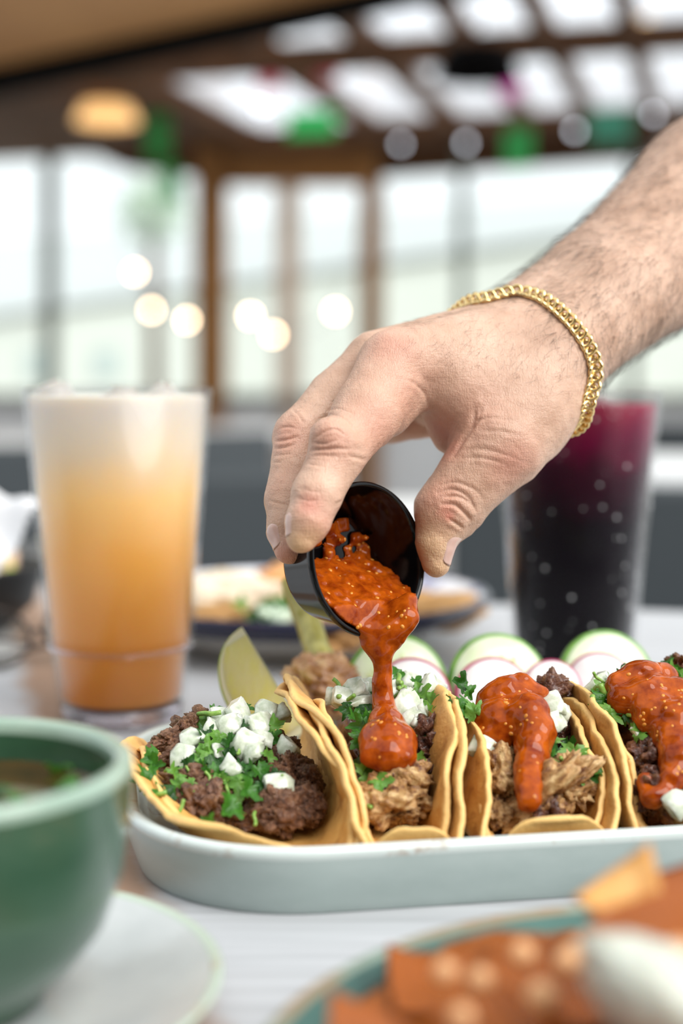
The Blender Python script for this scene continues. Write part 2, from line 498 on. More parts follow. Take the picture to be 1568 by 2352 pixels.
# building across the yard
hb = empty('neighbouring_building', room(0, 14, FLOOR_Z - 0.12))
tag(hb, 'pale low building with white upper siding seen outside the windows', 'building')
wallpoly('wall_panel', [(-900, 851), (2600, 361), (2600, 1100), (-900, 1100)], 14.0, 0.3, M['cream'], hb)
wallpoly('siding', [(-900, 620), (2600, 350), (2600, 361), (-900, 851)], 14.02, 0.3, M['whitewall'], hb)
wallpoly('eave_trim', [(-900, 851), (2600, 361), (2600, 371), (-900, 861)], 13.95, 0.07, M['mullion'], hb)
for x in (60, 215, 980, 1240):
    wallpoly('far_window', [(x, 805), (x + 55, 800), (x + 55, 870), (x, 870)], 13.97, 0.05, pmat('far_pane', (0.45, 0.52, 0.5), 0.2), hb)
M['leafy'] = pmat('leafy_green', (0.30, 0.42, 0.30), 0.7, (0.45, 0.55, 0.43), 3.0)  # distance haze is mixed into this pale greyed green
def shrub(px, py, V, r, label):
    u, z = onwall(px, py, V); c = room(u, V, z)
    t = empty('tree', room(u, V, FLOOR_Z - 0.12)); tag(t, label, 'tree')
    rr = random.Random(int(px)); V_ = []; Q_ = []
    Tt = []
    for k in range(500):
        d = Vector((rr.gauss(0, 1), rr.gauss(0, 1), rr.gauss(0, 1))).normalized() * r * rr.random() ** 0.4
        p = c + d; a = Vector((rr.gauss(0, 1), rr.gauss(0, 1), rr.gauss(0, 1))).normalized() * r * 0.13; b = a.orthogonal().normalized() * r * 0.06
        i = len(V_); V_ += [p - a, p + b, p + a, p - b]; Q_.append((i, i + 1, i + 2, i + 3))
    o = newobj('foliage', mesh_np('foliage', np.array([list(v) for v in V_]), np.array(Q_)), M['leafy'], t); o['kind'] = 'stuff'
    newobj('trunk', tube('trunk', [room(u, V, FLOOR_Z - 0.12), c], [0.07, 0.04]), M['brownd'], t)
shrub(350, 480, 11.0, 0.30, 'leafy tree outside between the grey mullion and the brown post')

# furniture further back
M['chair'] = pmat('black_metal_chair', (0.022, 0.026, 0.030), 0.45)
M['slate'] = pmat('slate_seat_pad', (0.045, 0.055, 0.062), 0.6)
M['ttop'] = pmat('white_laminate', (0.72, 0.74, 0.75), 0.35)
def chair_parts(root):
    def bx(n, x, y, z, sx, sy, sz, m, bev=0.006): return newobj(n, box_mesh(n, x, y, z, sx, sy, sz, bev), m, root)
    bx('seat', 0, 0, 0.45, 0.42, 0.42, 0.035, M['slate'], 0.012)
    bx('backrest', 0, 0.20, 0.66, 0.42, 0.03, 0.22, M['slate'], 0.012)
    for sx in (-1, 1):
        newobj('leg', tube('leg', [(sx * 0.19, -0.19, 0), (sx * 0.18, -0.18, 0.44)], 0.012), M['chair'], root)
        newobj('leg', tube('leg', [(sx * 0.19, 0.23, 0), (sx * 0.18, 0.2, 0.45), (sx * 0.18, 0.205, 0.76)], 0.012), M['chair'], root)
    newobj('stretcher', tube('stretcher', [(-0.19, -0.19, 0.2), (0.19, -0.19, 0.2)], 0.008), M['chair'], root)
chair0 = empty('dining_chair')
chair_parts(chair0)
def put_chair(px, d, rz, label, first=False):
    if first: r = chair0
    else:
        r = chair0.copy(); COL.objects.link(r)
        for ch in chair0.children:
            c = ch.copy(); COL.objects.link(c); c.parent = r
    p = P(px, 870, d); r.location = (p.x, p.y, FLOOR_Z); r.rotation_euler = (0, 0, rz)
    tag(r, label, 'chair', 'dark chairs of the dining room')
put_chair(440, 1.95, math.radians(4), 'dark slate chair directly behind the orange drink', True)
put_chair(1385, 1.72, math.radians(-12), 'dark slate chair directly behind the purple drink')
put_chair(585, 3.7, math.radians(40), 'small dark chair far back beside the brown post, above the slate chair')
put_chair(40, 2.9, math.radians(10), 'dark chair at the far edge behind the white napkin')
put_chair(1530, 4.4, math.radians(-30), 'dark chair beyond the white table behind the purple drink')
def side_table(px, d, sx, sy, rz, label):
    p = P(px, 870, d); t = empty('dining_table', (p.x, p.y, FLOOR_Z), rz); tag(t, label, 'table')
    def loc(me): 
        o = newobj(me.name, me, None); o.parent = t; return o
    o = loc(box_mesh('tabletop', 0, 0, 0.735, sx, sy, 0.03, 0.006)); o.data.materials.append(M['ttop'])
    for a in (-1, 1):
        for b in (-1, 1):
            o = loc(tube('leg', [(a * (sx / 2 - 0.05), b * (sy / 2 - 0.05), 0), (a * (sx / 2 - 0.05), b * (sy / 2 - 0.05), 0.72)], 0.018)); o.data.materials.append(M['chair'])
side_table(1640, 2.75, 0.8, 0.7, -ROT, 'white table behind the purple drink glass')
side_table(545, 4.6, 0.75, 0.6, -ROT, 'white table far back beside the brown post')
side_table(-120, 3.9, 0.8, 0.8, -ROT, 'white table cut by the picture edge behind the napkin')

# string lights, lamps and paper flags
M['bulb'] = pmat('warm_bulb', (1, 0.75, 0.5), 0.3, emit=(1.0, 0.72, 0.45), estr=22)
M['bulbw'] = pmat('cool_bulb', (1, 1, 1), 0.3, emit=(0.8, 0.85, 0.95), estr=4)
M['cord'] = pmat('black_cord', (0.02, 0.02, 0.02), 0.6)
sph = lathe('bulb', [(0.0005, -0.016), (0.008, -0.014), (0.0135, -0.006), (0.0145, 0.001), (0.011, 0.009), (0.006, 0.014), (0.0005, 0.016)], 14)
def string(name, pts, V, mat, label):
    ps = []
    for x, y in pts:
        u, z = onwall(x, y, V); ps.append(room(u, V, z))
    t = empty(name, ps[0]); tag(t, label, 'string lights')
    cp = [Vector((ps[0].x - 0.3, ps[0].y, ZR + 0.03))] + [p + Vector((0, 0, 0.025)) for p in ps] + [Vector((ps[-1].x + 0.3, ps[-1].y, ZR + 0.03))]
    newobj('cord', tube('cord', catmull(cp, 5), 0.0025, 5), M['cord'], t)
    me = sph.copy(); me.materials.clear(); me.materials.append(mat)
    for p in ps:
        o = newobj('bulb', me, None, t); o.location = p
        o.matrix_parent_inverse = t.matrix_basis.inverted()
string('string_light', [(310, 625), (348, 712), (430, 735), (575, 725), (628, 768), (770, 715)], 6.6, M['bulb'], 'string of small warm bulbs hanging in front of the door')
string('string_light', [(190, 205), (385, 222), (600, 245), (920, 330), (1070, 328), (1210, 312), (1320, 300), (1500, 262)], 7.2, M['bulbw'], 'string of cool white bulbs hanging under the roof sheets')
M['lampshade'] = pmat('warm_lampshade', (1, 0.7, 0.35), 0.5, emit=(1.0, 0.55, 0.2), estr=1.0)
def pendant(px, py, V, r, h, mat, label, name='pendant_lamp'):
    u, z = onwall(px, py, V); c = room(u, V, z)
    t = empty(name, c); tag(t, label, 'lamp')
    me = lathe('lamp_shade', [(r * 0.2, h / 2), (r * 0.75, h * 0.35), (r, -h / 2), (r * 0.96, -h / 2), (r * 0.7, h * 0.3), (r * 0.15, h * 0.42)], 32)
    o = newobj('lamp_shade', me, mat, t); o.location = c
    newobj('cord', tube('cord', [c + Vector((0, 0, h / 2)), Vector((c.x, c.y, max(ZR, c.z + h / 2 + 0.1)))], 0.004, 6), M['cord'], t)
    return t
pendant(245, 258, 6.4, 0.15, 0.085, M['lampshade'], 'warm glowing pendant lamp above the windows behind the orange drink')
pendant(1478, 72, 6.0, 0.085, 0.10, M['lampshade'], 'warm glowing pendant lamp among the roof sheets above the forearm')
pendant(1096, 140, 5.2, 0.160, 0.125, M['black'], 'black dish shaped pendant lamp hanging under the roof sheets')
M['fg'] = pmat('green_paper', (0.02, 0.30, 0.06), 0.6); M['ft'] = pmat('teal_paper', (0.05, 0.26, 0.16), 0.6)
M['fr'] = pmat('red_paper', (0.40, 0.03, 0.06), 0.6); M['fp'] = pmat('pink_paper', (0.75, 0.10, 0.45), 0.6)
def bunting(label, V, flags, name='paper_bunting'):
    """flags hang from one cord that runs up to the roof at both ends"""
    fl = sorted(flags); k = V / FPX
    tops = []
    for px, py, w, h, mat in fl:
        u, z = onwall(px, py, V); tops.append((u, z + h * k / 2))
    t = empty(name, room(tops[0][0], V, tops[0][1])); tag(t, label, 'paper bunting')
    cp = [room(tops[0][0] - 0.25, V, ZR + 0.03)] + [room(u, V, z) for u, z in tops] + [room(tops[-1][0] + 0.25, V, ZR + 0.03)]
    newobj('cord', tube('cord', cp, 0.002, 5), M['cord'], t)
    for px, py, w, h, mat in fl:
        u, z = onwall(px, py, V); w *= k; h *= k
        poly = [(u - w / 2, z + h / 2), (u - w / 2, z - h * 0.35)]
        for i in range(5):
            a = u - w / 2 + w * (i + 0.5) / 5; poly.append((a, z - h / 2)); poly.append((u - w / 2 + w * (i + 1) / 5, z - h * 0.35))
        poly.append((u + w / 2, z + h / 2))
        slab_uvz('paper_flag', poly, V, V + 0.004, mat, t)
bunting('green and teal paper flags strung under the roof', 6.9, [(362, 300, 60, 150, M['fg']), (392, 430, 50, 90, M['fg']), (1190, 345, 60, 100, M['fg']), (1400, 290, 90, 80, M['ft'])])
bunting('bright green and red paper flags strung nearer the black beam', 6.5, [(715, 283, 120, 60, pmat('bright_green_paper', (0.02, 0.55, 0.12), 0.6)), (745, 165, 70, 45, M['fr']), (618, 190, 60, 40, M['fr']), (1172, 200, 50, 50, M['fp'])])
# ------------------------------------------------------------------ the table and what stands on it
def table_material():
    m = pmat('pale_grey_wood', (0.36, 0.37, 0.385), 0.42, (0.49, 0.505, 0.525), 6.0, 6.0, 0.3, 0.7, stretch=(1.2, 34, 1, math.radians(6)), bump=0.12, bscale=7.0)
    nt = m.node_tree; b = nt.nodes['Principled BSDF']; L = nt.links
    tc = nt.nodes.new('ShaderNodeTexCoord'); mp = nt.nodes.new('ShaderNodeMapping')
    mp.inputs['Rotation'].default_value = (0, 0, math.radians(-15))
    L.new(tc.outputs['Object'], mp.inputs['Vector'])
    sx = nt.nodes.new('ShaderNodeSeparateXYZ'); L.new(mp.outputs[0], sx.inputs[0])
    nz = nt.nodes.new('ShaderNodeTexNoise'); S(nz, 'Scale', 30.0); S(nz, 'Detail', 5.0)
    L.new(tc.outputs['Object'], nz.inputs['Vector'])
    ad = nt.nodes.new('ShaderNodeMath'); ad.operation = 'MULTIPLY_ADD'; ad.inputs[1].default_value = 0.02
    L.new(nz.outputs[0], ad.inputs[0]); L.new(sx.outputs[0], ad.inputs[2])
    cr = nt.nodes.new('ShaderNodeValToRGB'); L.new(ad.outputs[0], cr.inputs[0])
    x0 = STREAKX
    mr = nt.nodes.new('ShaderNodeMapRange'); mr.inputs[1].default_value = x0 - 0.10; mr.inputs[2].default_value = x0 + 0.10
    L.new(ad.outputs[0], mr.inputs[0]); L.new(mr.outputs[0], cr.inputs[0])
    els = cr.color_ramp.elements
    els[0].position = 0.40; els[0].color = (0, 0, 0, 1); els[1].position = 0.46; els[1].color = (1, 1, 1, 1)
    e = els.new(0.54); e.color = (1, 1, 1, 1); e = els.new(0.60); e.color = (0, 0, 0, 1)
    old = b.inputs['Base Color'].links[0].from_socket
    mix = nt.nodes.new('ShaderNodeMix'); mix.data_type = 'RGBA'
    L.new(cr.outputs[0], mix.inputs[0]); L.new(old, mix.inputs[6]); mix.inputs[7].default_value = (0.30, 0.19, 0.13, 1)  # brown streak painted in for the shadow and reflection between saucer and tray
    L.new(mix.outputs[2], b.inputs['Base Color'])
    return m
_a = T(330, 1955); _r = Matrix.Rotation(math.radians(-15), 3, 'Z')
STREAKX = (_r @ Vector((_a.x, _a.y, 0))).x - 0.004  # centre of the painted shadow and reflection streak
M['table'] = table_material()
tb = empty('wooden_table', (0, 0.4, FLOOR_Z))
tag(tb, 'pale grey wooden table carrying the food and drinks', 'table')
def rot2(x, y, a): return (x * math.cos(a) - y * math.sin(a), x * math.sin(a) + y * math.cos(a))
def tcorner(u, v):
    p = room(u, v, 0); return p
_bm = bmesh.new()
_c = [room(-0.62, -0.25, 0), room(0.50, -0.25, 0), room(0.50, 1.02, 0), room(-0.62, 1.02, 0)]
_t = [_bm.verts.new((p.x, p.y, 0)) for p in _c]; _b = [_bm.verts.new((p.x, p.y, -0.035)) for p in _c]
_bm.faces.new(_t); _bm.faces.new(_b[::-1])
for i in range(4): _bm.faces.new((_t[i], _t[(i + 1) % 4], _b[(i + 1) % 4], _b[i]))
bmesh.ops.bevel(_bm, geom=_bm.edges[:], offset=0.004, segments=2, affect='EDGES')
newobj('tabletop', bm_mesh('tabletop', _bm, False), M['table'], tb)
for p in _c:
    q = p.lerp(Vector((sum(x.x for x in _c) / 4, sum(x.y for x in _c) / 4, 0)), 0.12)
    newobj('leg', tube('leg', [(q.x, q.y, FLOOR_Z), (q.x, q.y, -0.034)], 0.022), M['chair'], tb)

# ---- stoneware tray for the tacos
A10 = math.radians(10.0)
EX = Vector((math.cos(A10), math.sin(A10), 0)); EY = Vector((-math.sin(A10), math.cos(A10), 0))
PC = EX * 0.1776 + EY * 0.502
def pl(ex, ey, z):            # plate frame -> world
    return EX * ex + EY * ey + Vector((0, 0, z))
M['stone'] = pmat('pale_sage_glaze', (0.29, 0.36, 0.345), 0.28, (0.40, 0.47, 0.455), 14.0, 6.0, 0.3, 0.7, stretch=(1, 1, 2.5), bump=0.05, bscale=300, coat=0.3)
M['stonerim'] = pmat('speckled_rim_glaze', (0.56, 0.63, 0.61), 0.25, (0.30, 0.17, 0.10), 60.0, 5.0, 0.58, 0.72, coat=0.3)
def rr(hx, hy, r, n=14):
    pts = []
    for cx, cy, a0 in ((hx - r, hy - r, 0), (-hx + r, hy - r, PI / 2), (-hx + r, -hy + r, PI), (hx - r, -hy + r, 1.5 * PI)):
        for k in range(n):
            a = a0 + PI / 2 * k / (n - 1); pts.append((cx + r * math.cos(a), cy + r * math.sin(a)))
    return pts
def tray(name, hx, hy, r, levels, mat):
    rings = []
    for off, z in levels:
        rings.append([(x, y, z) for x, y in rr(hx + off, hy + off, r + off)])
    return grid_mesh(name, rings, True, True, False)
plate = empty('serving_tray', (PC.x, PC.y, 0), A10)
tag(plate, 'long pale sage stoneware tray holding the row of tacos', 'plate')
def ploc(o): o.parent = plate; return o
ploc(newobj('tray_body', tray('tray_body', 0.168, 0.0905, 0.058, [(-0.012, 0.0008), (-0.0070, 0.0008), (-0.0064, 0.0), (-0.0050, 0.0), (-0.0044, 0.0008), (-0.0036, 0.0030), (-0.0012, 0.0100), (-0.0002, 0.0155), (0.0002, 0.0185)] , M['stone']), M['stone']))
_rim = [(0.0002, 0.0185), (0.0008, 0.0200), (0.0002, 0.0216), (-0.0018, 0.0224), (-0.0040, 0.0216), (-0.0048, 0.0196), (-0.0062, 0.0130), (-0.0100, 0.0085), (-0.018, 0.0072), (-0.04, 0.0070)]
rings = [[(x, y, z) for x, y in rr(0.168 + o_, 0.0905 + o_, 0.058 + o_)] for o_, z in _rim]
ploc(newobj('rim', grid_mesh('rim', rings, True, False, True), M['stonerim']))

# ---- tumblers
M['solidglass'] = pmat('solid_clear_plastic', (0.80, 0.74, 0.80), 0.05, trans=1.0, ior=1.45)
M['tumbler'] = clear_mat('clear_tumbler', (0.985, 0.985, 0.99), 0.03, 1.5)
def drink_material(name, stops, rough, sss, coat, ncol, namt):
    m = pmat(name, stops[0][1], rough, spec=(0.5 if sss else 0.05), sss=sss, sssr=(1, 0.7, 0.35), sscale=0.018, coat=coat)
    nt = m.node_tree; b = nt.nodes['Principled BSDF']; L = nt.links
    tc = nt.nodes.new('ShaderNodeTexCoord'); sx = nt.nodes.new('ShaderNodeSeparateXYZ'); L.new(tc.outputs['Object'], sx.inputs[0])
    nz = nt.nodes.new('ShaderNodeTexNoise'); S(nz, 'Scale', 45.0); S(nz, 'Detail', 2.0); L.new(tc.outputs['Object'], nz.inputs['Vector'])
    ma = nt.nodes.new('ShaderNodeMath'); ma.operation = 'MULTIPLY_ADD'; ma.inputs[1].default_value = namt; L.new(nz.outputs[0], ma.inputs[0]); L.new(sx.outputs[2], ma.inputs[2])
    mr = nt.nodes.new('ShaderNodeMapRange'); mr.inputs[1].default_value = 0.0 + namt / 2; mr.inputs[2].default_value = 0.16 + namt / 2; L.new(ma.outputs[0], mr.inputs[0])
    cr = nt.nodes.new('ShaderNodeValToRGB'); L.new(mr.outputs[0], cr.inputs[0])
    els = cr.color_ramp.elements
    els[0].position = stops[0][0]; els[0].color = (*stops[0][1], 1); els[1].position = stops[-1][0]; els[1].color = (*stops[-1][1], 1)
    for p, c in stops[1:-1]:
        e = els.new(p); e.color = (*c, 1)
    L.new(cr.outputs[0], b.inputs['Base Color'])
    return m
M['orange'] = drink_material('cloudy_orange_drink', [(0.02, (0.62, 0.21, 0.016)), (0.25, (0.84, 0.34, 0.040)), (0.5, (0.92, 0.46, 0.10)), (0.68, (0.86, 0.55, 0.21)), (0.82, (0.66, 0.54, 0.38)), (0.98, (0.52, 0.50, 0.46))], 0.35, 0.6, 0.2, None, 0.016)
M['purple'] = drink_material('dark_hibiscus_drink', [(0.02, (0.002, 0.0015, 0.003)), (0.55, (0.004, 0.0015, 0.004)), (0.72, (0.03, 0.003, 0.011)), (0.84, (0.12, 0.004, 0.03)), (0.95, (0.24, 0.02, 0.05))], 0.35, 0.0, 0.0, None, 0.03)  # reddish upper stops paint in the light passing through the thin icy top
M['ice'] = pmat('ice', (0.95, 0.93, 0.9), 0.08, trans=0.8, ior=1.31)
M['bead'] = pmat('water_drop', (0.95, 0.97, 1), 0.05, trans=0.6, ior=1.33)
M['orangewash'] = pmat('orange_pulp', (0.75, 0.40, 0.15), 0.4, sss=0.2)
def ice_mesh(s, seed):
    bm = bmesh.new(); bmesh.ops.create_cube(bm, size=s)
    r = random.Random(seed)
    for v in bm.verts: v.co += Vector((r.uniform(-1, 1), r.uniform(-1, 1), r.uniform(-1, 1))) * s * 0.1
    bmesh.ops.bevel(bm, geom=bm.edges[:], offset=s * 0.2, segments=3, affect='EDGES')
    return bm_mesh('ice_cube', bm)
def tumbler(px, pybase, H, r0, r1, fill, mat, label, ice, beads, step=None):
    b = T(px, pybase); t = empty('drink_glass', (b.x, b.y, 0)); tag(t, label, 'drink')
    R = lambda z: r0 + (r1 - r0) * z / H
    prof = [(0.001, 0.0005), (r0 * 0.9, 0.0), (r0, 0.0015)]
    if step:
        prof += [(R(step) - 0.0004, step - 0.001), (R(step) + 0.0012, step + 0.001)]
    prof += [(R(H), H - 0.001), (R(H) - 0.0008, H), (R(H) - 0.0018, H - 0.001)]
    w = 0.0022
    if step: prof += [(R(step) + 0.0012 - w, step + 0.0005), (R(step) - 0.0004 - w, step - 0.0015)]
    prof += [(R(0.012) - w, 0.012), (r0 * 0.8, 0.009), (0.001, 0.0085)]
    o = newobj('tumbler', lathe('tumbler', prof, 72), M['tumbler']); o.parent = t
    o = newobj('thick_base', lathe('thick_base', [(0.0005, 0.0012), (r0 - 0.003, 0.0012), (r0 - 0.0016, 0.003), (r0 - 0.0012, 0.0080), (0.0005, 0.0080)], 72), M['solidglass']); o.parent = t
    if step:
        rs = R(step) + 0.0006
        o = newobj('ledge_ring', tube('ledge_ring', [(rs * math.cos(a), rs * math.sin(a), step) for a in [2 * PI * k / 72 for k in range(73)]], 0.0011, 8, False), M['solidglass']); o.parent = t
    g = 0.0003
    dp = [(0.001, 0.0088), (r0 * 0.8, 0.0093), (R(0.012) - w - g, 0.0125)]
    if step: dp += [(R(step) - 0.0004 - w - g, step - 0.0015), (R(step) + 0.0012 - w - g, step + 0.0005)]
    dp += [(R(fill) - w - g, fill - 0.001), (R(fill) - w - 0.002, fill), (0.001, fill)]
    o = newobj('drink', lathe('drink', dp, 72), mat); o.parent = t
    for x, y, z, s, sd in ice:
        o = newobj('ice_cube', ice_mesh(s, sd), M['ice']); o.parent = t; o.location = (x, y, z); o.rotation_euler = (sd, sd * 2, sd * 3)
    if beads:
        V_, Q_, T_ = [], [], []
        r = random.Random(beads)
        for k in range(beads * 5):
            z = r.uniform(0.02, fill); a = r.uniform(PI, 2 * PI); rad = r.uniform(0.0003, 0.0010)
            c = Vector((R(z) * math.cos(a), R(z) * math.sin(a), z)); nrm = Vector((math.cos(a), math.sin(a), 0))
            up = Vector((0, 0, 1)); sd = nrm.cross(up); i0 = len(V_)
            for (h, q) in ((0.0, 1.0), (0.45, 0.75)):
                for j in range(8):
                    w_ = 2 * PI * j / 8; V_.append(c + (sd * math.cos(w_) + up * math.sin(w_)) * rad * q + nrm * rad * h)
            V_.append(c + nrm * rad * 0.6)
            for j in range(8):
                Q_.append((i0 + j, i0 + (j + 1) % 8, i0 + 8 + (j + 1) % 8, i0 + 8 + j)); T_.append((i0 + 16, i0 + 8 + j, i0 + 8 + (j + 1) % 8))
        o = newobj('condensation', mesh_np('condensation', np.array([list(v) for v in V_]), np.array(Q_), np.array(T_)), M['bead']); o.parent = t; o['kind'] = 'stuff'
    return t
GO = tumbler(281, 1652, 0.1590, 0.0300, 0.0443, 0.1555, M['orange'], 'tall clear tumbler of cloudy orange iced drink', [(-0.030, 0.004, 0.153, 0.016, 1), (0.022, 0.004, 0.152, 0.016, 2), (0.0, 0.012, 0.150, 0.017, 4)], 0, 0.037)
GP = tumbler(1316, 1566, 0.1570, 0.0315, 0.0440, 0.150, M['purple'], 'tall clear tumbler of dark purple iced drink', [(0.006, -0.02, 0.147, 0.014, 3), (-0.02, 0.0, 0.146, 0.014, 5)], 12)

# ---- green bowl of broth on a saucer, cut by the picture edge
M['green'] = pmat('sage_green_glaze', (0.022, 0.066, 0.036), 0.22, (0.068, 0.135, 0.085), 16.0, 5.0, 0.3, 0.75, coat=0.5, stretch=(1, 1, 2.0))
M['greenrim'] = pmat('pale_green_rim', (0.24, 0.35, 0.28), 0.25, (0.32, 0.42, 0.34), 40.0, coat=0.4)
M['broth'] = pmat('dark_broth', (0.035, 0.02, 0.008), 0.08, (0.09, 0.045, 0.012), 60.0, coat=0.5)
bc = P(-134, 1745, 0.352)
bowl = empty('soup_bowl', (bc.x, bc.y, 0.008)); tag(bowl, 'sage green glazed soup bowl of dark broth with herbs', 'bowl')
def bl(o): o.parent = bowl; return o
RB = 0.0465
hb_ = bc.z - 0.008
bl(newobj('bowl_body', lathe('bowl_body', [(0.001, 0.003), (0.020, 0.003), (0.021, 0.0), (0.024, 0.0), (0.0245, 0.004), (0.032, 0.009), (0.0395, 0.019), (0.044, 0.032), (0.0462, 0.047), (RB, hb_ - 0.006), (RB + 0.0002, hb_ - 0.0035)], 80), M['green']))
bl(newobj('rim', lathe('rim', [(RB + 0.0002, hb_ - 0.0035), (RB + 0.0002, hb_ - 0.001), (RB - 0.0012, hb_), (RB - 0.0035, hb_ - 0.0004), (RB - 0.0045, hb_ - 0.002), (RB - 0.0046, hb_ - 0.004)], 80), M['greenrim']))
bl(newobj('inner_wall', lathe('inner_wall', [(RB - 0.0046, hb_ - 0.004), (RB - 0.005, hb_ - 0.012), (0.039, 0.028), (0.030, 0.014), (0.001, 0.009)], 80), M['green']))
bl(newobj('broth', lathe('broth', [(RB - 0.0055, hb_ - 0.0110), (0.03, hb_ - 0.0112), (0.001, hb_ - 0.0112)], 64), M['broth']))
BROTH_Z = hb_ - 0.0110 + 0.008
M['saucer'] = pmat('pale_grey_glaze', (0.34, 0.37, 0.37), 0.25, (0.46, 0.49, 0.49), 18.0, 5.0, coat=0.4)
sau = empty('saucer', (bc.x, bc.y, 0)); tag(sau, 'pale grey glazed saucer under the green soup bowl', 'saucer')
def sl(o): o.parent = sau; return o
RS = 0.0685
sl(newobj('saucer_body', lathe('saucer_body', [(0.001, 0.0015), (0.030, 0.0), (0.040, 0.0), (0.043, 0.003), (RS - 0.004, 0.0095), (RS, 0.0122)], 96), M['saucer']))
sl(newobj('well', lathe('well', [(RS - 0.0025, 0.0128), (RS - 0.008, 0.0115), (0.044, 0.0068), (0.036, 0.0062), (0.001, 0.0062)], 96), M['saucer']))
sl(newobj('rim', lathe('rim', [(RS, 0.0122), (RS + 0.0006, 0.0131), (RS - 0.0006, 0.0139), (RS - 0.0025, 0.0128)], 96), pmat('saucer_rim', (0.42, 0.50, 0.42), 0.25, (0.36, 0.22, 0.12), 40.0, 4.0, 0.55, 0.7)))

# ---- leaves, onion, meat: shared shapes
def leaf_mesh(seed, lobes=3):
    r = random.Random(seed)
    outline = []
    n = 54
    for i in range(n):
        a = 2 * PI * i / n
        # broad lobed leaf, stem at -y
        base = 0.55
        for la, lw, lh in ((PI / 2, 0.55, 0.50), (PI / 2 + 1.05, 0.45, 0.42), (PI / 2 - 1.05, 0.45, 0.42), (PI / 2 + 2.0, 0.4, 0.2), (PI / 2 - 2.0, 0.4, 0.2)):
            d = (a - la + PI) % (2 * PI) - PI
            base += lh * math.exp(-(d / lw) ** 2 * 2.2)
        tooth = 0.10 * math.cos(a * 13 + seed) + 0.05 * r.uniform(-1, 1)
        d0 = (a + PI / 2 + PI) % (2 * PI) - PI
        notch = 1 - 0.75 * math.exp(-(d0 / 0.4) ** 2)
        outline.append((a, (base + tooth) * notch * 0.75))
    V_ = []; 
    c1, c2, c3 = r.uniform(-0.9, 0.9), r.uniform(-0.9, 0.5), r.uniform(0, 6)
    def z(x, y):
        return c1 * x * x + c2 * y * y * 0.6 + 0.16 * math.sin(6 * x + c3) * math.cos(5 * y + c3) - 0.12 * math.exp(-(x / 0.08) ** 2) * 0.4
    V_.append((0, 0, z(0, 0)))
    for f in (0.35, 0.7, 1.0):
        for a, rad in outline:
            x, y = rad * f * math.cos(a), rad * f * math.sin(a); V_.append((x, y, z(x, y)))
    T_ = [(0, 1 + i, 1 + (i + 1) % n) for i in range(n)]; Q_ = []
    for k in range(2):
        for i in range(n):
            a_ = 1 + k * n + i; b_ = 1 + k * n + (i + 1) % n; Q_.append((a_, a_ + n, b_ + n, b_))
    return mesh_np('cilantro_leaf', np.array(V_), np.array(Q_), np.array(T_))
def leaf_material(name, c1, c2):
    m = pmat(name, c1, 0.38, c2, 3.0, 4.0, 0.3, 0.7, bump=0.25, bscale=9.0)
    nt = m.node_tree; b = nt.nodes['Principled BSDF']; out = [n for n in nt.nodes if n.type == 'OUTPUT_MATERIAL'][0]
    tr = nt.nodes.new('ShaderNodeBsdfTranslucent'); tr.inputs[0].default_value = (c2[0] * 1.3, c2[1] * 1.3, c2[2] * 0.8, 1)
    mx = nt.nodes.new('ShaderNodeMixShader'); mx.inputs[0].default_value = 0.3
    nt.links.new(b.outputs[0], mx.inputs[1]); nt.links.new(tr.outputs[0], mx.inputs[2]); nt.links.new(mx.outputs[0], out.inputs[0])
    return m
M['leaf'] = [leaf_material('cilantro_green', (0.022, 0.105, 0.010), (0.065, 0.23, 0.025)), leaf_material('cilantro_light', (0.085, 0.24, 0.030), (0.17, 0.36, 0.06)), leaf_material('cilantro_dark', (0.010, 0.050, 0.007), (0.030, 0.12, 0.015))]
LEAF = []
for k in range(6):
    for mi in range(3):
        me = leaf_mesh(k * 7 + 3); me.materials.append(M['leaf'][mi]); LEAF.append(me)
def stem_mesh(seed):
    r = random.Random(seed)
    pts = [(0, -0.5, 0), (r.uniform(-.1, .1), -0.15, r.uniform(-.1, .1)), (r.uniform(-.15, .15), 0.2, r.uniform(-.15, .15)), (r.uniform(-.2, .2), 0.5, r.uniform(-.2, .2))]
    return tube('cilantro_stem', catmull(pts, 3), 0.105, 8)
M['stem'] = pmat('cilantro_stem', (0.13, 0.30, 0.04), 0.35, (0.28, 0.43, 0.10), 4.0, sss=0.1)
STEM = []
for k in range(4):
    me = stem_mesh(k); me.materials.append(M['stem']); STEM.append(me)
def onion_mesh(seed):
    r = random.Random(seed)
    bm = bmesh.new(); bmesh.ops.create_cube(bm, size=1.0)
    bmesh.ops.subdivide_edges(bm, edges=bm.edges[:], cuts=2, use_grid_fill=True)
    sx, sy, sz = r.uniform(0.8, 1.45), r.uniform(0.55, 1.0), r.uniform(0.28, 0.5)
    tw = r.uniform(-0.45, 0.45); cv = r.uniform(0.35, 0.8)
    for v in bm.verts:
        x, y, z_ = v.co
        x2 = x * sx * (1 + tw * y); y2 = y * sy * (1 - tw * x)
        z2 = z_ * sz + cv * (0.25 - x * x - 0.3 * y * y)
        v.co = Vector((x2, y2, z2)) + Vector((r.uniform(-1, 1), r.uniform(-1, 1), r.uniform(-1, 1))) * 0.07
    bmesh.ops.bevel(bm, geom=[e for e in bm.edges if len(e.link_faces) == 2 and e.calc_face_angle() > 0.9], offset=0.06, segments=2, affect='EDGES')
    return bm_mesh('onion_piece', bm)
M['onion'] = pmat('raw_white_onion', (0.44, 0.50, 0.37), 0.15, (0.70, 0.74, 0.65), 2.2, sss=0.5, sssr=(1, 1, 0.85), sscale=0.003, coat=0.2, bump=0.08, bscale=14.0)
ONION = []
for k in range(6):
    me = onion_mesh(k + 11); me.materials.append(M['onion']); ONION.append(me)
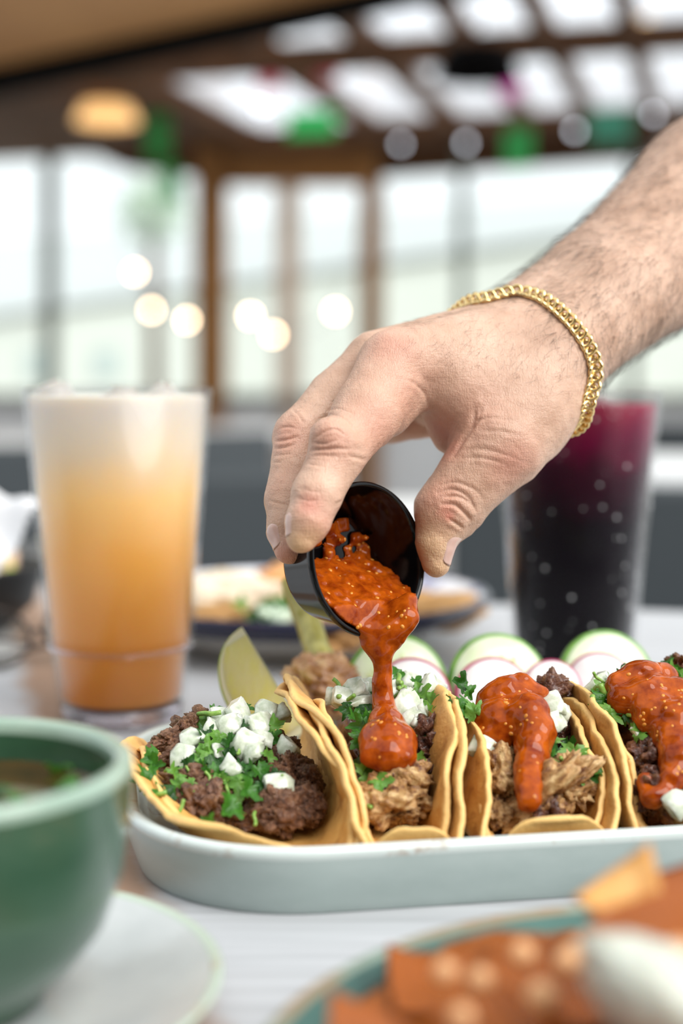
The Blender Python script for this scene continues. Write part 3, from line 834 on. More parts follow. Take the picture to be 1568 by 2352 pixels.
def lump_mesh(name, seed, sub=4, amp=0.35, sc=1.4, fine=0.10, ridged=0.0, grit=0.0):
    bm = bmesh.new(); bmesh.ops.create_icosphere(bm, subdivisions=sub, radius=1.0)
    co = np.array([v.co for v in bm.verts])
    d = amp * fbm(co * sc + seed * 3.7, 3, seed)
    if ridged: d = d + ridged * (0.5 - np.abs(fbm(co * sc * 2.4 + seed, 2, seed + 9)))
    d = d + fine * fbm(co * 5.0 + seed, 3, seed + 5)
    if grit: d = d + grit * (0.4 - np.abs(fbm(co * np.array([9.0, 5.0, 9.0]) + seed, 2, seed + 15))) + grit * 0.6 * fbm(co * 14.0 + seed, 2, seed + 25)
    co = co * (1 + d)[:, None]
    for v, c in zip(bm.verts, co): v.co = c
    return bm_mesh(name, bm)
def meat_material(name, c1, c2, c3, rough=0.38, coat=0.15):
    return pmat(name, c1, rough, c3, 2.0, 8.0, 0.36, 0.66, col3=c2, bump=0.9, bscale=9.0, bdetail=6, coat=coat, rough2=rough + 0.15, sss=0.08, sscale=0.1)
M['beef'] = meat_material('browned_beef', (0.055, 0.019, 0.008), (0.150, 0.060, 0.028), (0.28, 0.135, 0.068))
M['pork'] = meat_material('pale_fried_pork', (0.13, 0.042, 0.012), (0.42, 0.22, 0.075), (0.66, 0.45, 0.21))
M['dark'] = meat_material('dark_glazed_pork', (0.030, 0.009, 0.006), (0.09, 0.026, 0.012), (0.19, 0.07, 0.03), 0.25, 0.4)
def lumps(key, name, n, **kw):
    out = []
    for k in range(n):
        me = lump_mesh(name, k + 1, **kw); me.materials.append(M[key]); out.append(me)
    return out
BEEF = lumps('beef', 'meat_chunk', 6, sub=5, amp=0.5, sc=1.1, fine=0.12, ridged=0.35, grit=0.10)
PORK = lumps('pork', 'meat_chunk', 6, sub=5, grit=0.10, amp=0.55, sc=0.95, fine=0.06, ridged=0.6)
DARK = lumps('dark', 'meat_chunk', 5, sub=5, grit=0.09, amp=0.5, sc=1.0, fine=0.06, ridged=0.5)

def place(name, me, loc, scale, rot, parent):
    o = bpy.data.objects.new(name, me); COL.objects.link(o)
    attach(o, parent)
    o.location = loc; o.rotation_euler = rot
    o.scale = scale if hasattr(scale, '__len__') else (scale,) * 3
    return o
def rrot(r): return (r.uniform(0, 6.28), r.uniform(0, 6.28), r.uniform(0, 6.28))
def camrot(r, tilt=0.6):
    """a rotation whose local +z looks roughly at the camera and up"""
    d = Vector((r.uniform(-tilt, tilt), -0.75 + r.uniform(-0.3, 0.3), 0.65 + r.uniform(-0.3, 0.3))).normalized()
    q = d.to_track_quat('Z', 'Y'); 
    return (q @ Euler((0, 0, r.uniform(0, 6.28))).to_quaternion()).to_euler()

# ---- tacos
def tortilla_material():
    m = pmat('corn_tortilla', (0.54, 0.25, 0.055), 0.5, (0.72, 0.41, 0.12), 90.0, 6.0, 0.30, 0.62, bump=0.35, bscale=700.0, bdetail=5, sss=0.15, sssr=(1, 0.6, 0.3), sscale=0.002)
    nt = m.node_tree; b = nt.nodes['Principled BSDF']; L = nt.links
    tc = nt.nodes.new('ShaderNodeTexCoord'); nz = nt.nodes.new('ShaderNodeTexNoise'); S(nz, 'Scale', 120.0); S(nz, 'Detail', 6.0)
    L.new(tc.outputs['Object'], nz.inputs['Vector'])
    cr = nt.nodes.new('ShaderNodeValToRGB'); cr.color_ramp.elements[0].position = 0.54; cr.color_ramp.elements[1].position = 0.74
    L.new(nz.outputs[0], cr.inputs[0])
    old = b.inputs['Base Color'].links[0].from_socket
    mix = nt.nodes.new('ShaderNodeMix'); mix.data_type = 'RGBA'; L.new(cr.outputs[0], mix.inputs[0]); L.new(old, mix.inputs[6]); mix.inputs[7].default_value = (0.33, 0.13, 0.03, 1)
    at = nt.nodes.new('ShaderNodeAttribute'); at.attribute_name = 'edge'
    mix2 = nt.nodes.new('ShaderNodeMix'); mix2.data_type = 'RGBA'; L.new(at.outputs['Fac'], mix2.inputs[0]); L.new(mix.outputs[2], mix2.inputs[6]); mix2.inputs[7].default_value = (0.78, 0.50, 0.18, 1)
    L.new(mix2.outputs[2], b.inputs['Base Color'])
    return m
M['tortilla'] = tortilla_material()
def resample(prof, ds=0.001):
    pts = catmull([(x, 0, z) for x, z in prof], 12)
    s = [0]
    for a, b in zip(pts[:-1], pts[1:]): s.append(s[-1] + (b - a).length)
    s = np.array(s); X = np.array([p.x for p in pts]); Z = np.array([p.z for p in pts])
    return s, X, Z
def tortilla(name, R, prof, s0, yc, parent, inset=0.0, seed=0, thick=0.0022, wave=0.0019, shear=0.0):
    s, X, Z = resample(prof)
    dX = np.gradient(X, s); dZ = np.gradient(Z, s); L_ = np.hypot(dX, dZ)
    nX, nZ = -dZ / L_, dX / L_                      # towards the inside of the fold
    nr, na = 22, 150
    rr_ = R * np.concatenate([np.linspace(0.04, 0.9, nr - 5), [0.94, 0.965, 0.985, 0.995, 1.0]])
    th = np.linspace(0, 2 * PI, na, endpoint=False)
    rad = 1 + 0.018 * vnoise(np.stack([np.cos(th) * 2.2 + seed, np.sin(th) * 2.2, th * 0], -1), seed) + 0.008 * vnoise(np.stack([np.cos(th) * 9, np.sin(th) * 9 + seed, th * 0], -1), seed)
    xx = rr_[:, None] * np.cos(th)[None] * rad[None]; yy = rr_[:, None] * np.sin(th)[None] * rad[None]
    sv = np.clip(s0 + xx, s[0] - 0.02, s[-1] + 0.02)
    def interp(A, g):
        base = np.interp(sv, s, A)
        return base + np.where(sv < s[0], (sv - s[0]) * g[0], 0) + np.where(sv > s[-1], (sv - s[-1]) * g[-1], 0)
    px_, pz_ = interp(X, dX), interp(Z, dZ)
    nx_, nz_ = np.interp(sv, s, nX), np.interp(sv, s, nZ)
    w = (rr_ / R)[:, None] ** 3
    q = np.stack([xx * 75 + seed * 5.1, yy * 75, xx * 0], -1)
    off = inset + wave * w * vnoise(q, seed + 3) + 0.0007 * vnoise(q * 2.7, seed + 4) * w + 0.0003 * vnoise(q * 5, seed + 8)
    hz = np.clip((pz_ - 0.008) / 0.045, 0, 1.2)
    def surf(t):
        tt = thick * t
        return np.stack([px_ + nx_ * (off + tt) + shear * hz * yy, yc + yy, np.maximum(pz_ + nz_ * (off + tt), 0.0075 + 0.0003 * t)], -1)
    # the sheet drapes over the tray: never below its floor, wall or rim
    lx = parent.location.x; ly = parent.location.y
    def rest(S_):
        wx = lx + S_[..., 0] * EX.x + S_[..., 1] * EY.x - PC.x; wy = ly + S_[..., 0] * EX.y + S_[..., 1] * EY.y - PC.y
        tx = np.abs(wx * EX.x + wy * EX.y) - (0.168 - 0.012 - 0.046); ty = np.abs(wx * EY.x + wy * EY.y) - (0.0905 - 0.012 - 0.046)
        dd = np.hypot(np.maximum(tx, 0), np.maximum(ty, 0)) + np.minimum(np.maximum(tx, ty), 0) - 0.046
        return 0.0078 + 0.0165 * np.clip(dd / 0.0055, 0, 1) ** 0.8
    prof_t = np.ones(nr); prof_t[-1] = 0.45; prof_t[-2] = 0.8
    A = surf(0.5 * prof_t[:, None]); B = surf(-0.5 * prof_t[:, None])
    zr = rest((A + B) / 2)[..., None] * np.array([0, 0, 1.0]) + inset * np.array([0, 0, 0.9])
    A[..., 2] = np.maximum(A[..., 2], zr[..., 2] + thick * prof_t[:, None]); B[..., 2] = np.maximum(B[..., 2], zr[..., 2])
    Vv = np.concatenate([A.reshape(-1, 3), B.reshape(-1, 3)])
    Q = []
    def ring(o, flip):
        for i in range(nr - 1):
            for j in range(na):
                a = o + i * na + j; b = o + i * na + (j + 1) % na
                f = (a, b, b + na, a + na)
                Q.append(f if not flip else f[::-1])
    ring(0, True); ring(nr * na, False)
    for j in range(na):
        a = (nr - 1) * na + j; b = (nr - 1) * na + (j + 1) % na
        Q.append((b, a, a + nr * na, b + nr * na))
    T_ = []
    c = len(Vv); Vv = np.concatenate([Vv, [A[0].mean(0), B[0].mean(0)]])
    for j in range(na):
        T_.append((c, j, (j + 1) % na)); T_.append((c + 1, nr * na + (j + 1) % na, nr * na + j))
    me = mesh_np(name, Vv, np.array(Q), np.array(T_))
    e = np.zeros(len(Vv), dtype=np.float32)
    ee = np.clip((rr_ / R - 0.955) / 0.04, 0, 1)
    ev = np.repeat(ee, na); e[:nr * na] = ev; e[nr * na:2 * nr * na] = ev
    at = me.attributes.new('edge', 'FLOAT', 'POINT'); at.data.foreach_set('value', e)
    o = newobj(name, me, M['tortilla']); o.parent = parent
    return o
EYC = 0.4745
mm = lambda L_: [(x / 1000, z / 1000) for x, z in L_]
def taco_root(ex, label):
    p = pl(ex, 0, 0); p = EX * ex + EY * EYC
    t = empty('taco', (p.x, p.y, 0), A10); tag(t, label, 'taco', 'tacos on the sage tray'); return t
def plen(prof, i):            # arc length up to control point i
    pts = catmull([(x, 0, z) for x, z in prof], 12); s = 0
    for a, b in zip(pts[:i * 12], pts[1:i * 12 + 1]): s += (b - a).length
    return s
PR1 = mm([(-62, 34), (-46, 20), (-31, 12), (-15, 9), (-3, 8.6), (5, 13), (9.5, 24), (8.5, 38), (1, 50), (-11, 59)])
PR2 = mm([(-27, 56), (-22, 40), (-18, 23), (-13, 12.5), (-5, 8.6), (4, 8.6), (11, 12), (15, 24), (19, 40), (27, 56)])
PR3 = mm([(-9, 58), (-13, 41), (-17.5, 25), (-20, 16), (-14, 9.6), (0, 8.6), (12, 8.8), (21, 13), (26, 24), (28, 39), (25, 57)])
PR4 = mm([(-18, 57), (-17, 40), (-17, 25), (-14, 13), (-6, 8.6), (8, 8.6), (20, 12), (28, 24), (31, 40), (33, 56)])
T1 = taco_root(0.0724, 'open taco of brown minced beef nearest the green bowl')
T2 = taco_root(0.0984, 'taco receiving the poured red salsa, between the beef taco and the sauced taco')
T3 = taco_root(0.1406, 'taco of pale pork with a run of red salsa down its front')
T4 = taco_root(0.1890, 'taco of dark pork under thick red salsa, cut by the picture edge')
tortilla('tortilla', 0.0650, PR1, plen(PR1, 4) - 0.005, 0.011, T1, 0.0, 1)
tortilla('tortilla', 0.0615, PR1, plen(PR1, 4) - 0.002, 0.012, T1, 0.0029, 2, wave=0.0026)
tortilla('tortilla', 0.0560, PR2, plen(PR2, 4) + 0.004, 0.000, T2, 0.0, 3)
tortilla('tortilla', 0.0545, PR2, plen(PR2, 4) + 0.006, 0.005, T2, 0.0029, 4, wave=0.0022)
tortilla('tortilla', 0.0570, PR3, plen(PR3, 5) + 0.002, 0.000, T3, 0.0, 5)
tortilla('tortilla', 0.0550, PR3, plen(PR3, 5) + 0.002, 0.004, T3, 0.0030, 6, wave=0.0024)
tortilla('tortilla', 0.0560, PR4, plen(PR4, 4) + 0.005, 0.002, T4, 0.0, 7)
tortilla('tortilla', 0.0545, PR4, plen(PR4, 4) + 0.006, 0.006, T4, 0.0029, 8)

def fd(py): return 0.4580 + (1900 - py) / 320.0 * 0.052      # depth of the filling face at a picture row
def fill_base(name, ell, mat, parent, seed):
    me = lump_mesh('filling', seed, 5, 0.18, 1.6, 0.12, 0.15); me.materials.append(mat)
    c, s = ell
    o = newobj('filling', me, None); o.parent = parent; o.location = c; o.scale = s
fill_base('filling', ((-0.020, 0.012, 0.0200), (0.022, 0.031, 0.0105)), M['beef'], T1, 21)
fill_base('filling', ((-0.001, 0.010, 0.025), (0.0125, 0.036, 0.0165)), M['dark'], T2, 22)
fill_base('filling', ((0.004, 0.010, 0.026), (0.017, 0.036, 0.0165)), M['dark'], T3, 23)
fill_base('filling', ((0.006, 0.012, 0.028), (0.019, 0.036, 0.019)), M['dark'], T4, 24)
def meat(lst, items, parent, seed):
    r = random.Random(seed)
    for it in items:
        px, py, s = it[:3]; dd = it[3] if len(it) > 3 else 0.004
        s = s / 1000.0 * 0.86
        place('meat_chunk', r.choice(lst), P(px, py, fd(py) + dd), (s * r.uniform(0.9, 1.35), s * r.uniform(0.7, 1.05), s * r.uniform(0.65, 1.0)), rrot(r), parent)
def scatter(poly_c, n, seed, sx, sy):
    r = random.Random(seed); return [(r.gauss(poly_c[0], sx), r.gauss(poly_c[1], sy)) for _ in range(n)]
def inpoly(x, y, poly):
    c = False; n = len(poly)
    for i in range(n):
        x0, y0 = poly[i]; x1, y1 = poly[(i + 1) % n]
        if (y0 > y) != (y1 > y) and x < (x1 - x0) * (y - y0) / (y1 - y0) + x0: c = not c
    return c
def fillpoly(poly, n, seed):
    r = random.Random(seed); out = []
    x0, x1 = min(p[0] for p in poly), max(p[0] for p in poly); y0, y1 = min(p[1] for p in poly), max(p[1] for p in poly)
    while len(out) < n:
        x, y = r.uniform(x0, x1), r.uniform(y0, y1)
        if inpoly(x, y, poly) and all((x - a) ** 2 + (y - b) ** 2 > 18 ** 2 for a, b in out[-30:]): out.append((x, y))
    return out
r0 = random.Random(5)
meat(BEEF, [(x, y, r0.uniform(3.2, 5.2), r0.uniform(0.002, 0.007)) for x, y in fillpoly([(385, 1720), (450, 1668), (680, 1720), (735, 1820), (720, 1868), (640, 1885), (520, 1880), (420, 1840)], 58, 3)], T1, 31)
meat(BEEF, [(x, y, r0.uniform(3.4, 5.0), r0.uniform(0.001, 0.006)) for x, y in fillpoly([(560, 1770), (700, 1750), (742, 1840), (715, 1880), (600, 1888), (520, 1880)], 34, 8)], T1, 38)
meat(BEEF, [(452, 1800, 8, 0.002), (470, 1845, 9, 0.001), (430, 1850, 6, 0.003), (390, 1695, 5.5, 0.0), (425, 1672, 5, 0.002), (400, 1730, 5, 0.002), (600, 1850, 6.5, -0.001), (650, 1860, 6.5, -0.001), (690, 1840, 6, 0.001), (640, 1790, 5.5, 0.001), (670, 1760, 5.5, 0.002), (620, 1872, 5, 0.0), (700, 1870, 5, 0.003), (460, 1655, 5, 0.004)], T1, 32)
meat(PORK, [(920, 1790, 9.5, 0.0), (892, 1850, 9.5, 0.002), (940, 1825, 8, 0.002), (870, 1835, 6, 0.004), (925, 1868, 5, 0.005), (905, 1765, 7, 0.003)], T2, 33)
meat(DARK, [(985, 1690, 8.5, -0.001), (990, 1735, 8, 0.003), (1000, 1780, 7, 0.006), (960, 1760, 6, 0.006), (1005, 1650, 6, 0.004), (850, 1700, 6, 0.006), (985, 1640, 6, 0.004), (905, 1700, 10, 0.010)], T2, 34)
meat(PORK, [(1150, 1775, 9, 0.0), (1135, 1745, 6.5, 0.0), (1268, 1820, 13, -0.001), (1230, 1845, 9, 0.002), (1150, 1850, 6, 0.006), (1310, 1805, 8, 0.002), (1135, 1875, 4.5, 0.002), (1175, 1800, 8, 0.004), (1345, 1790, 5, 0.004), (1195, 1865, 6, 0.006)], T3, 35)
meat(DARK, [(1262, 1872, 6, 0.0), (1250, 1590, 7, 0.006), (1275, 1580, 6, 0.009), (1200, 1640, 11, 0.008), (1160, 1650, 10, 0.008), (1230, 1700, 9, 0.008), (1330, 1760, 6, 0.008), (1300, 1700, 7, 0.012)], T3, 36)
meat(DARK, [(1490, 1745, 9, 0.0), (1480, 1790, 8, 0.002), (1530, 1790, 9, 0.002), (1500, 1830, 8, 0.003), (1560, 1750, 9, 0.002), (1470, 1840, 6, 0.003), (1545, 1830, 8, 0.004), (1500, 1650, 12, 0.010), (1450, 1610, 9, 0.012), (1560, 1650, 11, 0.010), (1578, 1540, 8.5, 0.011), (1590, 1840, 8, 0.004), (1620, 1780, 9, 0.004), (1640, 1700, 10, 0.008)], T4, 37)
def onions(items, parent, seed):
    r = random.Random(seed)
    for px, py, s, *dd in items:
        s = s / 1000.0
        place('onion_piece', r.choice(ONION), P(px, py, fd(py) - 0.004 + (dd[0] if dd else 0)), (s, s, s), camrot(r, 0.9), parent)
onions([(440, 1698, 9), (420, 1742, 9), (512, 1655, 9, 0.004), (548, 1648, 10, 0.002), (530, 1668, 9), (596, 1672, 10), (562, 1708, 9, -0.002), (578, 1732, 7, -0.002), (530, 1764, 6.5, -0.002), (640, 1806, 8.5, -0.002), (658, 1722, 8, 0.002), (646, 1640, 7, 0.006), (610, 1640, 9, 0.006), (485, 1672, 7), (500, 1726, 5, -0.001), (600, 1700, 7)], T1, 41)
onions([(815, 1592, 10), (790, 1606, 8), (850, 1588, 10, 0.006), (930, 1622, 11, -0.001), (905, 1596, 9, 0.006), (988, 1582, 9.5, 0.002), (950, 1655, 9), (962, 1640, 8, 0.001), (765, 1600, 6, 0.004), (965, 1662, 7, -0.001), (880, 1570, 9, 0.012), (940, 1570, 8, 0.012), (835, 1615, 8)], T2, 42)
onions([(1268, 1622, 9.5, -0.001), (1272, 1660, 8.5, -0.001), (1108, 1718, 9.5, -0.002), (1290, 1640, 7)], T3, 43)
onions([(1552, 1842, 9, -0.004), (1478, 1662, 8), (1370, 1572, 8, 0.006), (1470, 1690, 7), (1462, 1650, 8, 0.002), (1530, 1560, 8, 0.012)], T4, 44)
def leaves(items, parent, seed, dz=-0.0065):
    r = random.Random(seed)
    for px, py, s, *dd in items:
        s = s / 1000.0
        place('cilantro_leaf', r.choice(LEAF), P(px + r.uniform(-4, 4), py + r.uniform(-4, 4), fd(py) + dz + (dd[0] if dd else 0)), s, camrot(r, 1.0), parent)
def stems(items, parent, seed):
    r = random.Random(seed)
    for px, py, s, *dd in items:
        s = s / 1000.0
        place('cilantro_stem', r.choice(STEM), P(px, py, fd(py) - 0.006 + (dd[0] if dd else 0)), (s * 0.9, s, s * 0.9), rrot(r), parent)
leaves([(470, 1648, 7, 0.004), (492, 1638, 7, 0.004), (352, 1738, 7), (345, 1755, 6.5), (338, 1795, 7.5), (372, 1828, 7), (395, 1815, 6), (460, 1772, 6.5), (500, 1748, 7.5), (520, 1738, 7), (482, 1722, 6.5), (545, 1795, 7), (535, 1848, 8.5, -0.003), (575, 1806, 8, -0.003), (470, 1902, 6.5, -0.002), (620, 1690, 6, 0.002), (560, 1762, 7), (505, 1690, 6), (400, 1780, 5.5), (430, 1760, 6), (595, 1765, 7), (470, 1690, 6), (590, 1725, 6), (525, 1700, 6), (630, 1665, 5.5), (555, 1675, 5), (440, 1800, 6), (500, 1775, 7), (530, 1720, 7), (510, 1800, 6), (575, 1780, 6.5), (600, 1800, 6), (640, 1780, 5), (545, 1830, 6), (480, 1740, 7), (450, 1735, 6), (415, 1800, 5), (560, 1625, 5, 0.006), (620, 1740, 5)], T1, 51)
stems([(340, 1812, 9), (360, 1830, 9), (412, 1860, 7), (505, 1785, 6), (520, 1810, 6), (480, 1792, 6), (640, 1785, 4, -0.003), (548, 1728, 5, -0.003), (585, 1880, 6), (440, 1772, 5), (380, 1770, 5), (478, 1640, 9)], T1, 52)
leaves([(908, 1548, 7, 0.004), (960, 1592, 8), (985, 1612, 7.5), (945, 1610, 6), (850, 1632, 8), (852, 1662, 7), (828, 1672, 7), (838, 1722, 8), (830, 1700, 7), (862, 1792, 8.5, -0.002), (872, 1808, 7, -0.002), (845, 1832, 6.5), (950, 1742, 7), (930, 1688, 6), (1000, 1642, 6), (842, 1752, 7.5), (870, 1640, 6), (800, 1625, 6), (975, 1680, 5.5), (835, 1780, 8), (858, 1760, 7), (870, 1590, 6), (820, 1650, 6), (960, 1570, 6, 0.006)], T2, 53)
stems([(785, 1590, 9), (800, 1610, 8), (915, 1595, 8), (845, 1818, 7), (925, 1580, 9), (935, 1690, 8), (848, 1845, 7), (780, 1580, 8), (915, 1560, 10, 0.004)], T2, 54)
leaves([(1062, 1572, 7), (1048, 1618, 9.5, -0.006), (1070, 1622, 8, -0.006), (1090, 1640, 7, -0.005), (1030, 1622, 7, -0.005), (1268, 1712, 8), (1285, 1735, 8), (1262, 1742, 7), (1320, 1728, 8.5), (1345, 1768, 8), (1318, 1775, 7), (1255, 1765, 6.5), (1365, 1762, 6), (1300, 1712, 6.5), (1280, 1760, 6), (1075, 1590, 6)], T3, 55)
stems([(1318, 1735, 9), (1290, 1755, 7), (1375, 1560, 6)], T3, 56)
leaves([(1398, 1592, 9), (1422, 1622, 8), (1386, 1610, 8), (1400, 1640, 8), (1432, 1640, 7), (1540, 1532, 8, 0.010), (1552, 1556, 8, 0.010), (1560, 1580, 7, 0.008), (1490, 1668, 8, -0.002), (1462, 1676, 7.5, -0.002), (1505, 1662, 7, -0.002), (1425, 1552, 7, 0.010), (1560, 1600, 7, 0.008), (1410, 1570, 6, 0.006)], T4, 57)
stems([(1385, 1575, 11), (1400, 1600, 12), (1375, 1600, 10), (1410, 1625, 9), (1390, 1640, 11), (1440, 1645, 9)], T4, 58)

_r = random.Random(71)
for k in range(26):
    a = _r.uniform(0, 6.28); q = 0.033 * math.sqrt(_r.random())
    place('herb_leaf', LEAF[_r.randrange(len(LEAF))], Vector((bc.x + 0.008 + q * math.cos(a), bc.y + q * math.sin(a), BROTH_Z + 0.0012)), _r.uniform(0.005, 0.008), (_r.uniform(-.3, .3), _r.uniform(-.3, .3), _r.uniform(0, 6.28)), bowl)
# ------------------------------------------------------------------ salsa cup and pour
DC = 0.4975
C0 = P(850, 1284, DC)
_k = math.radians(43)
_im = (RIGHT * 0.987 + UP * 0.16)
NV = (-FWD * math.cos(_k) + _im * math.sin(_k)).normalized()      # mouth direction
GV = (Vector((0, 0, -1)) + NV * NV.z).normalized()                # down inside the mouth plane
BV = NV.cross(GV)
RC, HC, RBOT = 0.0268, 0.0235, 0.0205
def cup_pt(rho, ang, h):
    return C0 - NV * h + (GV * math.cos(ang) + BV * math.sin(ang)) * rho
M['cup'] = pmat('glossy_black_plastic', (0.0025, 0.0025, 0.003), 0.12, spec=0.35, bump=0.02, bscale=60)
cup = empty('sauce_cup', C0 - NV * HC); tag(cup, 'small glossy black plastic sauce cup tipped by the fingers', 'cup')
def cup_part(name, prof, mat):
    rings = [[cup_pt(r, 2 * PI * j / 88, h) for j in range(88)] for r, h in prof]
    return newobj(name, grid_mesh(name, rings), mat, cup)
RI = lambda h: (RC - 0.0014) + (RBOT - RC) * (h / HC)
cup_part('cup_wall', [(0.0003, HC), (RBOT * 0.5, HC), (RBOT - 0.0018, HC), (RBOT - 0.0012, HC), (RBOT - 0.0003, HC - 0.0004), (RBOT, HC - 0.0012), (RBOT + 0.0002, HC - 0.002), (RBOT + 0.0022, HC - 0.0095), (RC - 0.0016, 0.0050), (RC - 0.0013, 0.0039), (RC - 0.0011, 0.0034), (RC - 0.0004, 0.0031)], M['cup'])
cup_part('rim', [(RC - 0.0004, 0.0031), (RC + 0.0002, 0.0028), (RC + 0.0006, 0.0022), (RC + 0.0007, 0.0006), (RC + 0.0001, -0.0002), (RC - 0.0007, -0.0001), (RC - 0.0013, 0.0008)], M['cup'])
cup_part('inner_wall', [(RC - 0.0013, 0.0008), (RI(0.002), 0.002), (RI(0.010), 0.010), (RI(HC - 0.0042), HC - 0.0042), (RI(HC - 0.003), HC - 0.003), (RI(HC - 0.003) - 0.0015, HC - 0.0012), (0.0003, HC - 0.0011)], M['cup'])

M['salsa'] = pmat('red_chili_salsa', (0.16, 0.016, 0.0012), 0.07, (0.44, 0.088, 0.004), 200.0, 5.0, 0.3, 0.7, bump=0.05, bscale=420.0, coat=0.0, spec=0.28, sss=0.10, sssr=(1, 0.25, 0.05), sscale=0.003)
M['seed'] = pmat('chili_seed', (0.62, 0.24, 0.03), 0.3, sss=0.2, sscale=0.002)
def salsa_pour():
    lo = np.array(C0) - 0.036; hi = np.array(C0) + 0.036
    low = np.array(P(890, 1775, 0.466)); lo = np.minimum(lo, low - 0.014); hi = np.maximum(hi, np.array(P(890, 1770, 0.5)) + 0.012)
    f = Field(lo, hi, 0.00062)
    ax = [f.lo[k] + f.res * np.arange(f.n[k]) for k in range(3)]
    X, Y, Z = np.meshgrid(ax[0] - C0.x, ax[1] - C0.y, ax[2] - C0.z, indexing='ij')
    h = -(X * NV.x + Y * NV.y + Z * NV.z); g = X * GV.x + Y * GV.y + Z * GV.z; b = X * BV.x + Y * BV.y + Z * BV.z
    rho = np.sqrt(g * g + b * b)
    RIh = (RC - 0.0014) + (RBOT - RC) * (h / HC)
    inside = np.maximum(rho - RIh + 0.00015, np.maximum(h - (HC - 0.0014), -h - 0.0005))
    p = np.stack([X, Y, Z], -1) * 260
    nz = vnoise(p, 3) * 0.0010 + vnoise(p * 2.3, 4) * 0.0005
    plane = (0.0145 - 0.0185 * h / HC - g) * 0.75 + nz
    film = (HC - 0.0022 - 0.0050 * np.clip(vnoise(p * 0.8, 8) + 0.05, -0.6, 1)) - h
    film = np.maximum(film, -(g + 0.0145) + nz * 2)
    pool = np.maximum(inside, np.minimum(plane, film))
    f.a = np.minimum(f.a, pool.astype(np.float32))
    def sp(px, py, d, r): return (np.array(P(px, py, d)), r / 1000)
    d0 = 0.4945
    # over the lip, then the falling stream, then the pile on the taco
    for x0, y0, x1, y1, x2, y2, r_ in ((845, 1425, 843, 1450, 858, 1486, 3.0), (866, 1420, 862, 1455, 868, 1492, 3.4), (888, 1415, 884, 1452, 876, 1490, 3.6), (908, 1405, 905, 1446, 884, 1484, 3.6), (926, 1392, 926, 1432, 893, 1476, 3.4), (940, 1378, 940, 1414, 905, 1462, 2.8)):
        f.chain([sp(x0, y0, d0 + 0.004, r_), sp(x1, y1, d0 - 0.001, r_), sp(x2, y2, d0, r_ * 0.85)], 0.004)
    f.chain([sp(876, 1476, d0, 4.0), sp(877, 1502, d0, 3.2), sp(879, 1535, d0 + 0.001, 2.6), sp(877, 1570, d0 + 0.001, 3.0), sp(880, 1610, d0, 3.2), sp(882, 1640, d0 - 0.002, 3.6)], 0.004)
    f.chain([sp(850, 1468, d0 - 0.001, 2.6), sp(847, 1480, d0 - 0.001, 2.4), sp(862, 1492, d0, 2.6)], 0.003)
    f.chain([sp(882, 1632, d0 - 0.002, 3.4), sp(886, 1660, 0.4875, 5.6), sp(889, 1705, 0.4775, 7.6), sp(890, 1732, 0.4715, 6.6)], 0.004)
    f.chain([sp(872, 1668, 0.4875, 4.0), sp(858, 1702, 0.4785, 4.4), sp(850, 1736, 0.4715, 3.6)], 0.004)
    f.chain([sp(905, 1668, 0.4875, 4.0), sp(922, 1702, 0.4780, 4.6), sp(934, 1738, 0.4710, 3.6)], 0.004)
    f.noise(0.00035, 240, 2, 5, 0.003)
    Vv, Q = f.mesh('salsa')
    return smooth_np(Vv, Q, 2, 0.5), Q
SV, SQ = salsa_pour()
pour = newobj('salsa_pour', mesh_np('salsa_pour', SV, SQ), M['salsa'])
tag(pour, 'red chili salsa pouring from the black cup onto a taco', 'salsa')
def seeds(bvh, spots, parent, seed, size=0.00052, toward=None):
    """small flat seeds set on the salsa surface where the picture rays of spots meet it"""
    r = random.Random(seed); V_, Q_, T_ = [], [], []
    for px, py in spots:
        d = (P(px, py, 1.0) - CAM).normalized(); hit = bvh.ray_cast(CAM, d)
        if hit[0] is None: continue
        n = hit[1]; a = n.orthogonal().normalized(); a = Matrix.Rotation(r.uniform(0, 6.28), 3, n) @ a; b = n.cross(a)
        s = size * r.uniform(0.7, 1.4); i0 = len(V_)
        for hgt, q in ((-0.1, 1.0), (0.25, 0.8)):
            for j in range(8):
                w = 2 * PI * j / 8; V_.append(hit[0] + a * math.cos(w) * s * q * 1.25 + b * math.sin(w) * s * q + n * s * hgt)
        V_.append(hit[0] + n * s * 0.4)
        for j in range(8):
            Q_.append((i0 + j, i0 + (j + 1) % 8, i0 + 8 + (j + 1) % 8, i0 + 8 + j)); T_.append((i0 + 16, i0 + 8 + j, i0 + 8 + (j + 1) % 8))
    if V_:
        o = newobj('chili_seeds', mesh_np('chili_seeds', np.array([list(v) for v in V_]), np.array(Q_), np.array(T_)), M['seed'], parent); o['kind'] = 'stuff'
sb = BVHTree.FromPolygons([Vector(v) for v in SV], [tuple(q) for q in SQ.tolist()])
_r = random.Random(4)
seeds(sb, [(_r.uniform(745, 945), _r.uniform(1215, 1450)) for _ in range(48)] + [(_r.uniform(850, 935), _r.uniform(1650, 1740)) for _ in range(12)], pour, 5)

